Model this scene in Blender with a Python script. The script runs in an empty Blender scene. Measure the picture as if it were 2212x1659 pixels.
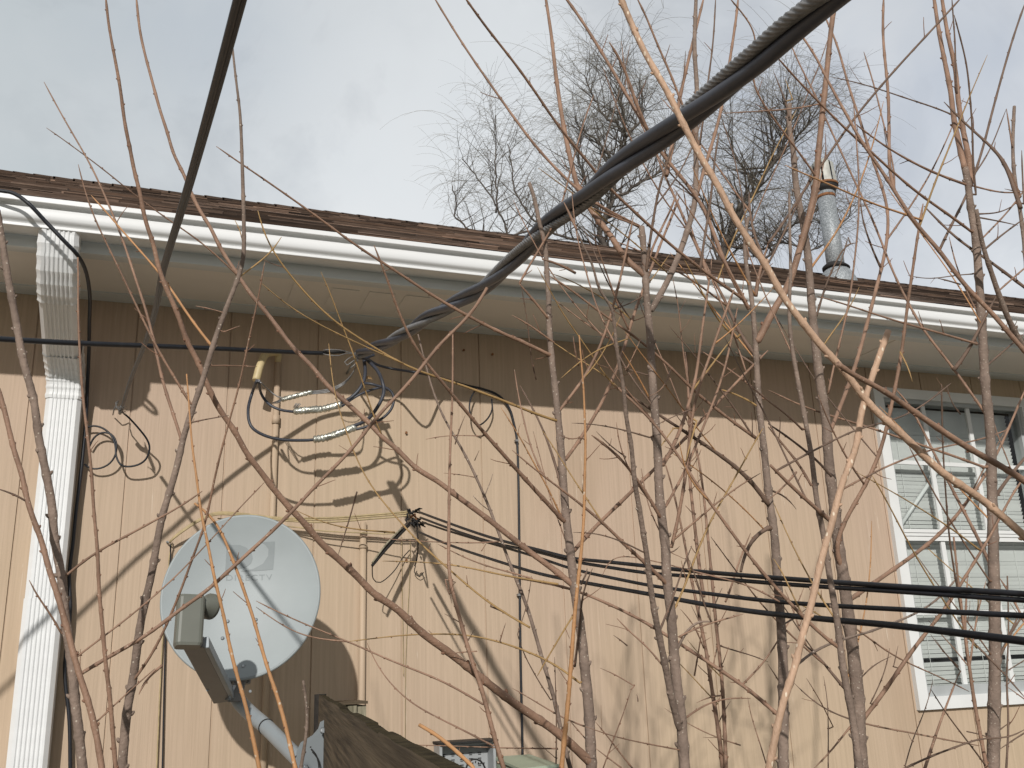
import bpy, bmesh, math, random
import numpy as np
from mathutils import Vector, Matrix

SC = bpy.context.scene
COL = SC.collection
# ------------------------------------------------------------------ camera
F, CX, CY = 2065.0, 1106.0, 829.5          # focal length and centre, in units of 1/2212 of the picture width
_R = np.array([[0.93864638, -0.06529695, -0.3386433], [-0.34310867, -0.27622373, -0.89776216], [-0.03492018, 0.95887265, -0.28168035]])
CAM = np.array([0.0, -3.3, 1.6])           # house wall is the plane Y = 0, ground Z = 0
cam_d = bpy.data.cameras.new('camera'); cam = bpy.data.objects.new('camera', cam_d); COL.objects.link(cam)
m = Matrix([list(r) for r in _R]).to_4x4(); m.translation = Vector(CAM)
cam.matrix_world = m
cam_d.sensor_width = 36.0; cam_d.lens = F / 2212 * 36; cam_d.clip_start = 0.05; cam_d.clip_end = 500
SC.camera = cam
# ------------------------------------------------------------------ light
SUN_TO = Vector((0.40, 1.0, -0.51)).normalized()
sun_d = bpy.data.lights.new('sun', 'SUN'); sun = bpy.data.objects.new('sun', sun_d); COL.objects.link(sun)
sun_d.energy = 3.2; sun_d.angle = math.radians(0.8); sun_d.color = (1.0, 0.965, 0.92)
sun.rotation_euler = SUN_TO.to_track_quat('-Z', 'Y').to_euler(); sun.location = (-3, -8, 8)
SC.view_settings.view_transform = 'Standard'; SC.view_settings.look = 'None'
SC.view_settings.exposure = 0.0; SC.view_settings.gamma = 1.0
W = bpy.data.worlds.new('World'); SC.world = W; W.use_nodes = True
nt = W.node_tree; N = nt.nodes; L = nt.links; N.clear()
out = N.new('ShaderNodeOutputWorld'); mix = N.new('ShaderNodeMixShader'); L.new(mix.outputs[0], out.inputs[0])
sky = N.new('ShaderNodeTexSky'); sky.sky_type = 'NISHITA'; sky.sun_disc = False
sky.sun_elevation = math.asin(-SUN_TO.z); sky.sun_rotation = math.atan2(-SUN_TO.x, -SUN_TO.y)
bg0 = N.new('ShaderNodeBackground'); bg0.inputs[1].default_value = 0.1; L.new(sky.outputs[0], bg0.inputs[0])
bg1 = N.new('ShaderNodeBackground'); bg1.inputs[1].default_value = 1.0
mix.inputs[0].default_value = 0.93; L.new(bg0.outputs[0], mix.inputs[1]); L.new(bg1.outputs[0], mix.inputs[2])
tc = N.new('ShaderNodeTexCoord')
def wnoise(scale, loc, detail, rough=0.5, dist=0.0):
    mp = N.new('ShaderNodeMapping'); mp.inputs['Location'].default_value = loc
    L.new(tc.outputs['Generated'], mp.inputs[0])
    n = N.new('ShaderNodeTexNoise'); n.inputs['Scale'].default_value = scale; n.inputs['Detail'].default_value = detail
    n.inputs['Roughness'].default_value = rough; n.inputs['Distortion'].default_value = dist
    L.new(mp.outputs[0], n.inputs['Vector']); return n.outputs[0]
def wramp(inp, stops):
    r = N.new('ShaderNodeValToRGB'); L.new(inp, r.inputs[0]); cr = r.color_ramp; cr.interpolation = 'B_SPLINE'
    while len(cr.elements) < len(stops): cr.elements.new(0.5)
    for e, (p, c) in zip(cr.elements, stops): e.position = p; e.color = (*c, 1)
    return r.outputs[0]
big = wnoise(2.2, (3.1, 0.4, 1.7), 3.0, 0.5, 0.6)
base = wramp(big, [(0.34, (0.54, 0.575, 0.605)), (0.47, (0.66, 0.685, 0.70)), (0.58, (0.80, 0.82, 0.84)), (0.70, (0.90, 0.915, 0.92))])
def lobe(u, v, power):                     # a brighter bank of cloud in one direction of the sky
    d = _R @ np.array([u - CX, CY - v, -F]); d /= np.linalg.norm(d)
    vm = N.new('ShaderNodeVectorMath'); vm.operation = 'DOT_PRODUCT'
    nrm = N.new('ShaderNodeVectorMath'); nrm.operation = 'NORMALIZE'; L.new(tc.outputs['Generated'], nrm.inputs[0])
    L.new(nrm.outputs[0], vm.inputs[0]); vm.inputs[1].default_value = d
    mx = N.new('ShaderNodeMath'); mx.operation = 'MAXIMUM'; L.new(vm.outputs['Value'], mx.inputs[0]); mx.inputs[1].default_value = 0
    p = N.new('ShaderNodeMath'); p.operation = 'POWER'; L.new(mx.outputs[0], p.inputs[0]); p.inputs[1].default_value = power
    return p.outputs[0]
fine = wnoise(6.5, (0.3, 5.2, 2.1), 5.0, 0.55, 0.3)
cur = base
for (u, v, pw, amt, c) in [(760, 300, 60, 0.95, (0.90, 0.92, 0.93)), (1150, 150, 45, 0.8, (0.80, 0.83, 0.85)), (640, 420, 160, 0.5, (0.88, 0.91, 0.93)), (60, 60, 30, 0.75, (0.575, 0.625, 0.645)),
                           (1980, 330, 40, 0.8, (0.55, 0.60, 0.68)), (1750, 520, 200, 0.35, (0.80, 0.83, 0.88)), (2130, 560, 250, 0.9, (0.85, 0.88, 0.91)), (450, 60, 130, 0.5, (0.54, 0.59, 0.65))]:
    lb = lobe(u, v, pw)
    a = N.new('ShaderNodeMath'); a.operation = 'MULTIPLY_ADD'; L.new(fine, a.inputs[0]); a.inputs[1].default_value = 2.4; a.inputs[2].default_value = -0.2
    b = N.new('ShaderNodeMath'); b.operation = 'MULTIPLY'; L.new(lb, b.inputs[0]); L.new(a.outputs[0], b.inputs[1])
    e = N.new('ShaderNodeMath'); e.operation = 'MULTIPLY'; e.use_clamp = True; L.new(b.outputs[0], e.inputs[0]); e.inputs[1].default_value = amt
    mc = N.new('ShaderNodeMix'); mc.data_type = 'RGBA'; L.new(e.outputs[0], mc.inputs[0]); L.new(cur, mc.inputs[6]); mc.inputs[7].default_value = (*c, 1)
    cur = mc.outputs[2]
sx = N.new('ShaderNodeSeparateXYZ'); L.new(tc.outputs['Generated'], sx.inputs[0])
bil = wnoise(4.2, (7.7, 1.2, 0.4), 6.0, 0.6, 0.5)
bilc = wramp(bil, [(0.32, (0.78, 0.79, 0.81)), (0.50, (0.97, 0.97, 0.97)), (0.66, (1.14, 1.13, 1.12))])
mb_ = N.new('ShaderNodeMix'); mb_.data_type = 'RGBA'; mb_.blend_type = 'MULTIPLY'; mb_.inputs[0].default_value = 1.0; L.new(cur, mb_.inputs[6]); L.new(bilc, mb_.inputs[7]); cur = mb_.outputs[2]
mr = N.new('ShaderNodeMapRange'); L.new(sx.outputs['Y'], mr.inputs[0]); mr.inputs[1].default_value = -0.35; mr.inputs[2].default_value = 0.35; mr.inputs[3].default_value = 0.62; mr.inputs[4].default_value = 0.97
sc_ = N.new('ShaderNodeVectorMath'); sc_.operation = 'SCALE'; L.new(cur, sc_.inputs[0]); L.new(mr.outputs[0], sc_.inputs['Scale'])
L.new(sc_.outputs[0], bg1.inputs[0])      # unseen sky behind the camera dimmed to cut ambient light on the wall

# ------------------------------------------------------------------ helpers
def ray(u, v): return _R @ np.array([u - CX, CY - v, -F])
def at(u, v, d):                            # the point seen at (u, v) that is d metres in front of the camera, measured square to the wall
    r = ray(u, v); return Vector(CAM + r * (d / r[1]))
def atz(u, v, z): return Vector(CAM + ray(u, v) * (z / F))
def zc(P): return -float((_R.T @ (np.array(P) - CAM))[2])
def obj(name, me, mats, parent=None):
    o = bpy.data.objects.new(name, me); COL.objects.link(o)
    for mm in (mats if isinstance(mats, (list, tuple)) else [mats]): me.materials.append(mm)
    if parent: o.parent = parent
    return o
def tag(o, label=None, cat=None, group=None, kind=None):
    if label: o['label'] = label
    if cat: o['category'] = cat
    if group: o['group'] = group
    if kind: o['kind'] = kind
    return o
def empty(name, label, cat, group=None, loc=(0, 0, 0)):
    o = bpy.data.objects.new(name, None); COL.objects.link(o); o.empty_display_size = 0.1; o.location = loc
    return tag(o, label, cat, group)
class MB:
    def __init__(s): s.v = []; s.f = []; s.c = []; s.col = None; s.sm = []
    def box(s, a, b, c=None):
        x0, y0, z0 = a; x1, y1, z1 = b
        n = len(s.v); s.v += [(x0, y0, z0), (x1, y0, z0), (x1, y1, z0), (x0, y1, z0), (x0, y0, z1), (x1, y0, z1), (x1, y1, z1), (x0, y1, z1)]
        s.f += [tuple(n + i for i in q) for q in ((0, 3, 2, 1), (4, 5, 6, 7), (0, 1, 5, 4), (1, 2, 6, 5), (2, 3, 7, 6), (3, 0, 4, 7))]; s.sm += [False] * 6
        s.c += [c] * 6
        return s
    def quad(s, *p, c=None): n = len(s.v); s.v += [tuple(q) for q in p]; s.f.append(tuple(range(n, n + len(p)))); s.sm.append(False); s.c.append(c)
    def tube(s, P, R, n=8, lobes=0, la=0.2, twist=0.0, cap=True, prof=None):
        P = [Vector(p) for p in P]
        if isinstance(R, (int, float)): R = [R] * len(P)
        t0 = (P[1] - P[0]).normalized(); a = Vector((0, 0, 1)) if abs(t0.z) < 0.9 else Vector((1, 0, 0))
        nx = t0.cross(a).normalized(); base = len(s.v); acc = 0.0
        for i, p in enumerate(P):
            t = (P[min(i + 1, len(P) - 1)] - P[max(i - 1, 0)])
            t = t.normalized() if t.length > 1e-9 else t0
            nx = (nx - t * nx.dot(t)).normalized(); ny = t.cross(nx)
            if i: acc += (P[i] - P[i - 1]).length
            for k in range(n):
                an = 2 * math.pi * k / n
                r = R[i] * (1 + (la * abs(math.cos(lobes * an * 0.5)) - la if lobes else 0))
                an += twist * acc
                s.v.append(tuple(p + (nx * math.cos(an) + ny * math.sin(an)) * r))
        for i in range(len(P) - 1):
            for k in range(n):
                a0 = base + i * n + k; a1 = base + i * n + (k + 1) % n
                s.f.append((a0, a1, a1 + n, a0 + n)); s.sm.append(True); s.c.append(None)
        if cap:
            s.f.append(tuple(base + k for k in range(n))[::-1]); s.f.append(tuple(base + (len(P) - 1) * n + k for k in range(n))); s.sm += [False, False]; s.c += [None, None]
        return s
    def blob(s, c, r, ax=None, n=6, st=1.6):  # small bud: pointed ellipsoid along ax
        c = Vector(c); ax = Vector(ax).normalized() if ax is not None else Vector((0, 0, 1))
        P = []; R = []
        for k in range(6):
            t = -1 + 2 * k / 5; P.append(c + ax * (t * r * st)); R.append(max(0.04 * r, r * math.sqrt(max(0, 1 - t * t)) * (1 if t < 0 else 0.85)))
        return s.tube(P, R, n)
    def mesh(s, name):
        me = bpy.data.meshes.new(name); me.from_pydata(s.v, [], s.f); me.update()
        me.polygons.foreach_set('use_smooth', s.sm)
        if any(c is not None for c in s.c):
            at_ = me.color_attributes.new('tone', 'FLOAT_COLOR', 'CORNER'); vals = []
            for p, c in zip(me.polygons, s.c): vals += list((*(c or (0.5, 0.5, 0.5)), 1.0)) * p.loop_total
            at_.data.foreach_set('color', vals)
        return me
    def build(s, name, mats, parent=None, **kw): return tag(obj(name, s.mesh(name), mats, parent), **kw)
def spline(pts, step):                       # Catmull-Rom through tuples of any length, resampled
    P = [np.array(p, float) for p in pts]
    if len(P) == 2: P = [P[0], (P[0] + P[1]) / 2, P[1]]
    P = [2 * P[0] - P[1]] + P + [2 * P[-1] - P[-2]]; o = []
    for i in range(1, len(P) - 2):
        n = max(1, int(round(np.linalg.norm((P[i + 1] - P[i])[:2 if step > 1 else 3]) / step)))
        for k in range(n):
            t = k / n
            o.append(0.5 * (2 * P[i] + (P[i + 1] - P[i - 1]) * t + (2 * P[i - 1] - 5 * P[i] + 4 * P[i + 1] - P[i + 2]) * t * t + (3 * P[i] - P[i - 1] - 3 * P[i + 1] + P[i + 2]) * t ** 3))
    o.append(P[-2]); return o
# ------------------------------------------------------------------ materials
def mat(name, col, rough=0.6, metal=0.0, var=0.0, scale=8.0, stretch=(1, 1, 1), bump=0.0, bscale=40.0, col2=None, spec=0.5, detail=4.0, attr=False, spots=None):
    M = bpy.data.materials.new(name); M.use_nodes = True; t = M.node_tree; n = t.nodes; l = t.links
    b = n['Principled BSDF']; b.inputs['Roughness'].default_value = rough; b.inputs['Metallic'].default_value = metal
    b.inputs['Specular IOR Level'].default_value = spec
    c = n.new('ShaderNodeTexCoord'); mp = n.new('ShaderNodeMapping'); mp.inputs['Scale'].default_value = stretch; l.new(c.outputs['Object'], mp.inputs[0])
    c2 = col2 or tuple(max(0, x * (1 - var)) for x in col)
    ns = n.new('ShaderNodeTexNoise'); ns.inputs['Scale'].default_value = scale; ns.inputs['Detail'].default_value = detail; l.new(mp.outputs[0], ns.inputs['Vector'])
    rp = n.new('ShaderNodeValToRGB'); l.new(ns.outputs[0], rp.inputs[0]); rp.color_ramp.elements[0].position = 0.32; rp.color_ramp.elements[1].position = 0.68
    rp.color_ramp.elements[0].color = (*c2, 1); rp.color_ramp.elements[1].color = (*col, 1); cur = rp.outputs[0]
    if spots:
        vo = n.new('ShaderNodeTexVoronoi'); vo.inputs['Scale'].default_value = spots[0]; l.new(mp.outputs[0], vo.inputs['Vector'])
        r2 = n.new('ShaderNodeValToRGB'); l.new(vo.outputs['Distance'], r2.inputs[0]); r2.color_ramp.elements[0].position = spots[1]; r2.color_ramp.elements[0].color = (1, 1, 1, 1)
        r2.color_ramp.elements[1].position = spots[1] + 0.06; r2.color_ramp.elements[1].color = (0, 0, 0, 1)
        mx = n.new('ShaderNodeMix'); mx.data_type = 'RGBA'; l.new(r2.outputs[0], mx.inputs[0]); l.new(cur, mx.inputs[6]); mx.inputs[7].default_value = (*spots[2], 1); cur = mx.outputs[2]
    if attr:
        a = n.new('ShaderNodeAttribute'); a.attribute_name = 'tone'
        mx = n.new('ShaderNodeMix'); mx.data_type = 'RGBA'; mx.blend_type = 'MULTIPLY'; mx.inputs[0].default_value = 1.0; l.new(cur, mx.inputs[6]); l.new(a.outputs['Color'], mx.inputs[7]); cur = mx.outputs[2]
    l.new(cur, b.inputs['Base Color'])
    if bump:
        nb = n.new('ShaderNodeTexNoise'); nb.inputs['Scale'].default_value = bscale; nb.inputs['Detail'].default_value = 5; l.new(mp.outputs[0], nb.inputs['Vector'])
        bp = n.new('ShaderNodeBump'); bp.inputs['Strength'].default_value = bump; bp.inputs['Distance'].default_value = 0.004; l.new(nb.outputs[0], bp.inputs['Height']); l.new(bp.outputs[0], b.inputs['Normal'])
    return M
M = {}
M['g'] = mat('bark_grey', (0.27, 0.20, 0.158), 0.75, var=0.4, scale=40, bump=0.5, bscale=220, spots=(170, 0.12, (0.44, 0.38, 0.31)), spec=0.25)
M['r'] = mat('bark_red', (0.33, 0.20, 0.135), 0.6, var=0.4, scale=30, bump=0.3, bscale=260, spots=(220, 0.10, (0.46, 0.36, 0.27)), spec=0.3)
M['k'] = mat('bark_dark', (0.19, 0.125, 0.09), 0.65, var=0.35, scale=30, bump=0.3, bscale=200, spec=0.3)
M['o'] = mat('bark_orange', (0.50, 0.265, 0.12), 0.55, var=0.25, scale=25, bump=0.25, bscale=200, spots=(120, 0.12, (0.55, 0.42, 0.3)), spec=0.3)
M['y'] = mat('bark_yellow', (0.42, 0.265, 0.11), 0.55, var=0.3, scale=25, bump=0.25, bscale=200, spec=0.3)
M['t'] = mat('bark_tan', (0.56, 0.37, 0.25), 0.6, var=0.3, scale=60, stretch=(1, 1, 0.5), bump=0.5, bscale=250, spots=(150, 0.16, (0.72, 0.60, 0.46)), spec=0.3)
M['bud'] = mat('bud_scale', (0.24, 0.12, 0.07), 0.6, var=0.4, scale=200)
M['willow'] = mat('willow_bark', (0.12, 0.10, 0.085), 0.85, var=0.4, scale=6, bump=0.5)  # bark colour lifted to include haze over the distant trees
M['willow_twig'] = mat('willow_twig', (0.24, 0.215, 0.165), 0.8, var=0.3, scale=2)  # twig colour paled and greyed for the same haze
M['white'] = mat('white_gutter_paint', (0.78, 0.79, 0.79), 0.35, var=0.05, scale=3, stretch=(1, 6, 12), bump=0.03, bscale=30)
M['grey_trim'] = mat('grey_green_trim_paint', (0.66, 0.69, 0.69), 0.6, var=0.1, scale=2, stretch=(1, 8, 8))
M['soffit'] = mat('tan_soffit_paint', (0.76, 0.735, 0.69), 0.65, var=0.08, scale=1.2, stretch=(1, 4, 4), bump=0.1, bscale=12)
M['black'] = mat('black_insulation', (0.014, 0.016, 0.022), 0.5, var=0.4, scale=40, bump=0.06, bscale=60)
M['greyins'] = mat('weathered_insulation', (0.050, 0.054, 0.070), 0.5, var=0.4, scale=14, bump=0.1, bscale=90, spec=0.6)
M['alu'] = mat('bare_aluminium', (0.27, 0.265, 0.26), 0.55, metal=0.4, var=0.35, scale=90, bump=0.1)
M['foil'] = mat('silver_tape', (0.72, 0.72, 0.64), 0.3, metal=0.75, var=0.5, scale=90, bump=0.9, bscale=120)
M['galv'] = mat('galvanised_steel', (0.31, 0.335, 0.35), 0.6, metal=0.3, var=0.35, scale=45, bump=0.06, spots=(90, 0.3, (0.5, 0.53, 0.55)))
M['whitecap'] = mat('white_flue_metal', (0.52, 0.52, 0.47), 0.55, metal=0.1, var=0.35, scale=15)
M['rust'] = mat('rusty_band', (0.30, 0.13, 0.05), 0.8, var=0.6, scale=40)
M['dark'] = mat('dark_rubber', (0.018, 0.016, 0.015), 0.7, var=0.4, scale=20)
M['dish'] = mat('dish_grey_paint', (0.31, 0.345, 0.35), 0.5, var=0.12, scale=7, bump=0.03, bscale=300)
M['dishmark'] = mat('dish_print', (0.215, 0.243, 0.248), 0.5, var=0.08, scale=30)
M['lnb'] = mat('feed_horn_plastic', (0.145, 0.15, 0.125), 0.5, var=0.08, scale=20)
M['arm'] = mat('feed_arm_paint', (0.20, 0.195, 0.19), 0.5, var=0.1, scale=20)
M['mast'] = mat('mast_grey_paint', (0.31, 0.345, 0.365), 0.5, metal=0.1, var=0.1, scale=12)
M['cream'] = mat('cream_conduit', (0.62, 0.50, 0.28), 0.5, var=0.15, scale=30)
M['creamwire'] = mat('painted_wire', (0.50, 0.39, 0.21), 0.6, var=0.35, scale=40)
M['pvc'] = mat('grey_box_plastic', (0.36, 0.375, 0.38), 0.5, var=0.1, scale=20)
M['green'] = mat('pale_green_box', (0.36, 0.42, 0.32), 0.55, var=0.15, scale=10)
M['leaf'] = mat('dead_leaf', (0.42, 0.27, 0.13), 0.7, var=0.3, scale=60)
M['frame'] = mat('window_vinyl', (0.74, 0.75, 0.74), 0.4, var=0.06, scale=10)
M['framegrey'] = mat('sash_grey', (0.42, 0.44, 0.44), 0.45, var=0.15, scale=10)
M['blind'] = mat('blind_white', (0.88, 0.88, 0.86), 0.5, var=0.08, scale=6)
M['room'] = mat('dark_room', (0.05, 0.05, 0.05), 0.9, var=0.2)
M['shingle'] = mat('brown_shingle', (0.26, 0.18, 0.135), 0.9, var=0.45, scale=60, stretch=(0.12, 1, 1), bump=0.5, bscale=300, attr=True, spec=0.2)
M['oldwood'] = mat('weathered_wood', (0.15, 0.115, 0.075), 0.85, scale=5, stretch=(0.5, 0.5, 22), col2=(0.04, 0.03, 0.02), bump=0.5, bscale=9, detail=8, spec=0.2)
M['edge'] = mat('mossy_board_edge', (0.07, 0.055, 0.03), 0.95, var=0.6, scale=60, bump=0.9, bscale=120, spec=0.1)
M['oldwood_dark'] = mat('dark_weathered_wood', (0.03, 0.024, 0.019), 0.9, var=0.5, scale=14, stretch=(6, 1, 6), bump=0.6)
M['oldpost'] = mat('mossy_post_wood', (0.40, 0.36, 0.26), 0.85, scale=14, stretch=(6, 6, 0.7), col2=(0.12, 0.11, 0.07), bump=0.8, bscale=30)
M['ground'] = mat('winter_grass', (0.16, 0.155, 0.115), 0.95, scale=3, col2=(0.14, 0.125, 0.10), bump=0.5, bscale=20)
# siding paint: vertical grain, fine cracks, faint stains
Wm = bpy.data.materials.new('tan_siding_paint'); Wm.use_nodes = True; M['wall'] = Wm
t = Wm.node_tree; n = t.nodes; l = t.links; b = n['Principled BSDF']; b.inputs['Roughness'].default_value = 0.62; b.inputs['Specular IOR Level'].default_value = 0.3
c = n.new('ShaderNodeTexCoord')
def wn(scale, st, detail=5, dist=0.0, rough=0.5):
    mp = n.new('ShaderNodeMapping'); mp.inputs['Scale'].default_value = st; l.new(c.outputs['Object'], mp.inputs[0])
    x = n.new('ShaderNodeTexNoise'); x.inputs['Scale'].default_value = scale; x.inputs['Detail'].default_value = detail; x.inputs['Distortion'].default_value = dist; x.inputs['Roughness'].default_value = rough
    l.new(mp.outputs[0], x.inputs['Vector']); return x.outputs[0]
def rmp(i, a, b_, ca, cb):
    r = n.new('ShaderNodeValToRGB'); l.new(i, r.inputs[0]); r.color_ramp.elements[0].position = a; r.color_ramp.elements[1].position = b_
    r.color_ramp.elements[0].color = (*ca, 1); r.color_ramp.elements[1].color = (*cb, 1); return r.outputs[0]
def mixc(fac, a, b_, mode='MIX', amt=None):
    x = n.new('ShaderNodeMix'); x.data_type = 'RGBA'; x.blend_type = mode
    if amt is None: l.new(fac, x.inputs[0])
    else: x.inputs[0].default_value = amt
    for s_, q in ((6, a), (7, b_)):
        if isinstance(q, tuple): x.inputs[s_].default_value = (*q, 1)
        else: l.new(q, x.inputs[s_])
    return x.outputs[2]
cl = rmp(wn(0.9, (1, 1, 0.6), 3), 0.35, 0.65, (0.495, 0.372, 0.278), (0.515, 0.398, 0.275))
gr = wn(60, (1.6, 1, 0.035), 6, 0.4, 0.6)
cl = mixc(None, cl, rmp(gr, 0.3, 0.7, (0.88, 0.88, 0.875), (1.05, 1.05, 1.06)), 'MULTIPLY', 1.0)
cr = rmp(wn(48, (1.4, 1, 0.11), 3, 1.2), 0.70, 0.735, (0, 0, 0), (1, 1, 1))
cr2 = rmp(wn(1.7, (1, 1, 1), 2), 0.5, 0.62, (0, 0, 0), (1, 1, 1))
cl = mixc(mixc(None, cr, cr2, 'MULTIPLY', 1.0), cl, (0.64, 0.55, 0.44))
st_ = rmp(wn(2.2, (1, 1, 0.35), 4), 0.55, 0.8, (1, 1, 1), (0.82, 0.79, 0.75))
cl = mixc(None, cl, st_, 'MULTIPLY', 1.0); l.new(cl, b.inputs['Base Color'])
bp = n.new('ShaderNodeBump'); bp.inputs['Strength'].default_value = 0.55; bp.inputs['Distance'].default_value = 0.003; l.new(gr, bp.inputs['Height']); l.new(bp.outputs[0], b.inputs['Normal'])
# window glass: clear with a sky reflection
G = bpy.data.materials.new('window_glass'); G.use_nodes = True; M['glass'] = G; t = G.node_tree; n_ = t.nodes; n_.clear()
o_ = n_.new('ShaderNodeOutputMaterial'); mx = n_.new('ShaderNodeMixShader'); tr = n_.new('ShaderNodeBsdfTransparent'); tr.inputs[0].default_value = (0.90, 0.93, 0.92, 1); gl = n_.new('ShaderNodeBsdfGlossy'); gl.inputs['Roughness'].default_value = 0.02
gn = n_.new('ShaderNodeTexNoise'); gn.inputs['Scale'].default_value = 5; gb = n_.new('ShaderNodeBump'); gb.inputs['Strength'].default_value = 0.05; gb.inputs['Distance'].default_value = 0.01
fr = n_.new('ShaderNodeFresnel'); fr.inputs[0].default_value = 1.5; t.links.new(gn.outputs[0], gb.inputs['Height']); t.links.new(gb.outputs[0], gl.inputs['Normal'])
t.links.new(fr.outputs[0], mx.inputs[0]); t.links.new(tr.outputs[0], mx.inputs[1]); t.links.new(gl.outputs[0], mx.inputs[2]); t.links.new(mx.outputs[0], o_.inputs[0])

# ------------------------------------------------------------------ ground
g = MB(); NG = 24
for i in range(NG):
    for j in range(NG):
        a = lambda k: -90 + 180 * k / NG
        h = lambda x, y: 0.0 if abs(x) < 20 and abs(y) < 20 else 0.15 * math.sin(x * 0.21) * math.cos(y * 0.17)
        g.quad(*[(a(i + p), a(j + q), h(a(i + p), a(j + q))) for p, q in ((0, 0), (1, 0), (1, 1), (0, 1))])
g.build('ground', M['ground'], kind='structure')

# ------------------------------------------------------------------ house
XL, XR = -6.0, 13.0
WX0, WX1, WZ0, WZ1 = 3.005, 3.82, 1.415, 2.69      # opening
house = empty('house', 'single storey house with tan grooved siding, white gutter and brown shingle roof', 'house')
w = MB(); xs = []
k = math.ceil((XL + 0.412) / 0.305)
edges = [XL]
while -0.412 + 0.305 * k < XR:
    xg = -0.412 + 0.305 * k; xs.append(xg); k += 1
def strip(x0, x1, z0, z1, y): w.quad((x0, y, z0), (x1, y, z0), (x1, y, z1), (x0, y, z1))
def col(x0, x1, y):
    if x1 <= WX0 or x0 >= WX1: strip(x0, x1, 0.1, 2.83, y)
    else:
        if x0 < WX0: strip(x0, WX0, 0.1, 2.83, y)
        if x1 > WX1: strip(WX1, x1, 0.1, 2.83, y)
        a, b2 = max(x0, WX0), min(x1, WX1); strip(a, b2, 0.1, WZ0, y); strip(a, b2, WZ1, 2.83, y)
prev = XL
for xg in xs:
    col(prev, xg - 0.0024, 0.0); col(xg - 0.0024, xg + 0.0024, 0.0045)
    for s_, x0 in ((1, xg - 0.0024), (-1, xg + 0.0024)):
        if not WX0 < x0 < WX1: w.quad((x0, 0, 0.1), (x0, 0.0045, 0.1), (x0, 0.0045, 2.83), (x0, 0, 2.83))
        else:
            w.quad((x0, 0, 0.1), (x0, 0.0045, 0.1), (x0, 0.0045, WZ0), (x0, 0, WZ0)); w.quad((x0, 0, WZ1), (x0, 0.0045, WZ1), (x0, 0.0045, 2.83), (x0, 0, 2.83))
    prev = xg + 0.0024
col(prev, XR, 0.0)
w.box((XL, 8.0, 0), (XR, 8.05, 2.83)); w.box((XL, 0.02, 0), (XL + 0.04, 7.99, 2.83)); w.box((XR - 0.04, 0.02, 0), (XR, 7.99, 2.83))
for x in (XL + 0.02, XR - 0.02): w.quad((x, 0, 2.83), (x, 8, 2.83), (x, 4, 5.1))
w.build('wall', M['wall'], house)
f_ = MB(); f_.box((XL, 0.03, -0.2), (XR, 7.97, 0.12)); f_.build('foundation', M['pvc'], house)
# soffit, trims, fascia
s_ = MB(); s_.box((XL, -0.36, 2.832), (XR, -0.08, 2.845)); s_.build('soffit', M['soffit'], house)
s_ = MB(); s_.box((XL, -0.08, 2.828), (XR, -0.001, 2.85)); s_.box((XL, -0.445, 2.826), (XR, -0.36, 2.85)); s_.build('soffit_trim', M['grey_trim'], house)
for sx in (-2.05, 0.39, 2.83, 5.27):
    q = MB(); q.box((sx - 0.02, -0.358, 2.8285), (sx + 0.02, -0.082, 2.8318)); q.build('soffit_batten', M['soffit'], house)
vp = MB()
for i in range(3): vp.box((0.50 + i * 0.125, -0.31, 2.8292), (0.59 + i * 0.125, -0.14, 2.8318))
vp.build('soffit_vent', M['soffit'], house)
s_ = MB(); s_.box((XL, -0.465, 2.80), (XR, -0.446, 2.93)); s_.build('fascia', M['grey_trim'], house)
# K gutter
prof = [(-0.467, 2.835), (-0.532, 2.8285), (-0.5450, 2.8285), (-0.5462, 2.8295), (-0.5462, 2.8365), (-0.5455, 2.8375), (-0.5475, 2.8405), (-0.5530, 2.8440), (-0.5580, 2.8475), (-0.5605, 2.8520), (-0.5618, 2.8600), (-0.5620, 2.8700), (-0.5612, 2.8780), (-0.5605, 2.8810), (-0.5640, 2.8860), (-0.5740, 2.8895), (-0.5790, 2.8905), (-0.5800, 2.8920), (-0.5800, 2.9045), (-0.5780, 2.9065), (-0.5620, 2.9040)]
gm = MB()
joints = [XL, -2.4, 3.9, XR]
for a, b2 in zip(joints[:-1], joints[1:]):
    dz = random.uniform(-0.001, 0.001) * 0
    base = len(gm.v); X = np.linspace(a, b2, max(2, int((b2 - a) / 0.5)))
    for x in X:
        wob = 0.0012 * math.sin(x * 1.7) + 0.0008 * math.sin(x * 4.3)
        gm.v += [(x, y + wob, z + wob * 0.5) for y, z in prof]
    npf = len(prof)
    for i in range(len(X) - 1):
        for j in range(npf - 1):
            p0 = base + i * npf + j; gm.f.append((p0, p0 + npf, p0 + npf + 1, p0 + 1)); gm.sm.append(5 < j < 15); gm.c.append(None)
gut = gm.build('gutter', M['white'], house)
gb_ = MB(); gb_.quad((XL, -0.4665, 2.835), (XR, -0.4665, 2.835), (XR, -0.4665, 2.92), (XL, -0.4665, 2.92)); gb_.build('gutter_back', M['white'], gut)
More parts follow.
